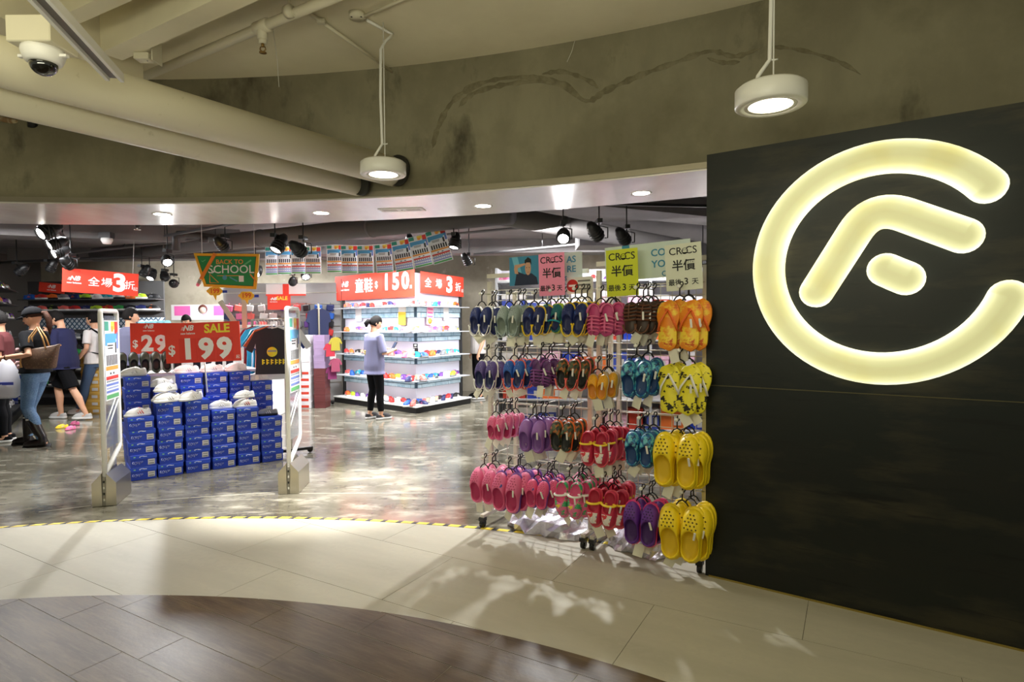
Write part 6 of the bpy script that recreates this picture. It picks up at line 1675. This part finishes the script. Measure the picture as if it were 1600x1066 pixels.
# man in white tee with a backpack
foot = gp(152, 646)
P = dict(kneeL=(-.1, .12, .48), ankleL=(-.1, .22, .09), kneeR=(.09, -.05, .47), ankleR=(.09, -.28, .11), elbowL=(-.24, -.02, 1.1), wristL=(-.22, .16, .9), curlL=1.4, curlR=.6, elbowR=(.23, -.04, 1.1), wristR=(.24, .1, .9), nod=.1, hy=.03,
         shirt=dict(m=m_whitec, hem=.84, sleeve=.72, ex=.028, flare=.01, name='white_tee'), pants=dict(m=mat('dark_denim', (70, 92, 124), .85), len=1, name='jeans', wide=.01, ex=.02), shoes=('snk', m_whitec, m_white))
t, hr, legs, sp = person('man in white T-shirt and glasses with black backpack straps, behind the gate', foot, PI / 2, 1.72, P)
glasses(t, hr, m_black)
bp_ = thing('backpack', 'black backpack worn by the man in the white T-shirt', 'bag', foot, PI / 2)
rows = []
for z, w_, d_ in [(.98, .12, .05), (1.02, .14, .075), (1.2, .15, .085), (1.34, .12, .065), (1.4, .07, .03)]: rows.append(ell((0, -.225, z), w_, d_))
MB().loft(rows).obj('pack_body', m_blackc, bp_)
for s in (-1, 1): MB().tube([(s * .11, -.15, 1.36), (s * .115, -.02, 1.445), (s * .13, .12, 1.33), (s * .15, .13, 1.16), (s * .17, -.02, 1.05), (s * .13, -.16, 1.02)], .017, 8, flat=.5).obj('strap', m_blackc, bp_)
# man in maroon at the left edge
foot = gp(6, 690)
P = dict(**stand(), **{**DOWN, 'wristL': (-.16, .26, 1.05)}, nod=.2, shirt=dict(m=m_mar, hem=.84, sleeve=.75, ex=.028, name='maroon_tee'), pants=dict(m=m_blackc, name='trousers', ex=.012), shoes=('snk', m_blackc, m_white))
t, hr, legs, sp = person('man in maroon T-shirt at the left edge, behind the woman with boots', foot, PI / 2 + .5, 1.70, P)
# staff member in grey shirt from behind
foot = gp(206, 640); foot = yp(206, 640, 8.9); foot.z = 0
P = dict(**stand(), **{**DOWN, 'wristL': (-.12, .26, 1.1), 'wristR': (.14, .28, 1.1)}, yaw=-.7, nod=.12, shirt=dict(m=mat('slate_shirt', (112, 112, 138), .85), hem=.86, sleeve=.8, ex=.028, name='shirt'), pants=dict(m=m_blackc, name='trousers', ex=.014), shoes=('snk', m_blackc, m_black))
person('man in slate grey shirt seen from behind, left of the red 29 dollar sign', foot, -.25, 1.76, P)
# cashier
foot = yp(299, 600, 10.75); foot.z = 0
P = dict(**stand(), **DOWN, nod=.35, yaw=.5, hy=.04, lean=.05, shirt=dict(m=m_whitec, hem=.86, sleeve=.8, ex=.026, name='shirt'), pants=dict(m=m_blackc, name='trousers', ex=.012), shoes=('snk', m_blackc, m_black))
person('black-haired cashier in white standing behind the checkout counter', foot, PI - .4, 1.68, P)
# shop assistant with phone, from behind
foot = gp(586, 655)
P = dict(kneeL=(-.095, .03, .47), ankleL=(-.12, -.02, .085), kneeR=(.085, .05, .47), ankleR=(.10, .05, .085), elbowL=(-.225, .02, 1.10), wristL=(-.09, .24, 1.13), elbowR=(.235, .03, 1.08), wristR=(.12, .28, 1.12), handR=(-.5, .8, .3), handL=(.5, .8, .3), curlL=1.0, curlR=1.0, nod=.42, yaw=-.25, hy=.035, hair_low=-.5,
         shirt=dict(m=m_lil, hem=.74, sleeve=.95, ex=.03, flare=.02, name='tunic'), pants=dict(m=m_blackc, name='leggings', ex=.002, len=.95), shoes=('snk', mat('shoe_dark', (60, 58, 60), .6), m_white))
t, hr, legs, sp = person('shop assistant in lilac grey tunic and black leggings looking at her phone', foot, -.75, 1.62, P)
MB().tube([hr @ V((0, -.09, .0)), hr @ V((0, -.125, -.015)), hr @ V((0, -.14, -.07)), hr @ V((0, -.115, -.12))], [.025, .036, .04, .012], 10).obj('hair_tail', HAIRM, t)
bp2 = MB()
for (x, z, r) in [(-.07, 1.12, .022), (-.045, 1.12, .022), (-.06, 1.085, .03)]: bp2.sphere((x, -.128, z), (r, .012, r), 0, 8, 6)
bp2.obj('back_print', mat('print_ochre', (190, 170, 110), .7), t)
Mt_ = Matrix.Translation(foot) @ Matrix.Rotation(-.75, 4, 'Z') @ Matrix.Scale(1.62 / 1.7, 4)
ph = thing('phone', 'dark mobile phone held up by the shop assistant', 'phone', Mt_ @ V((.05, .36, 1.19)), -.75)
MB().box((0, 0, 0), (.075, .01, .15), bev=.003, M=Matrix.Rotation(-.6, 4, 'X')).obj('phone_body', m_blackgl, ph)
MB().box((0, -.0055, 0), (.066, .001, .135), M=Matrix.Rotation(-.6, 4, 'X')).obj('phone_screen', mat('phone_glass', (60, 66, 84), .1), ph)
# woman with glasses behind the clog rack
foot = yp(748, 640, 11.7); foot.z = 0
P = dict(**stand(), **DOWN, nod=.15, hairm=HAIRM, shirt=dict(m=m_whitec, hem=.84, sleeve=.75, ex=.026, name='white_top'), pants=dict(m=m_blackc, name='trousers', ex=.012), shoes=('snk', m_blackc, m_white))
t, hr, legs, sp = person('person in glasses and white top whose head shows beside the left clog rack', foot, PI / 2 + .35, 1.80, P)
glasses(t, hr, mat('frame_red', (130, 40, 40), .4))
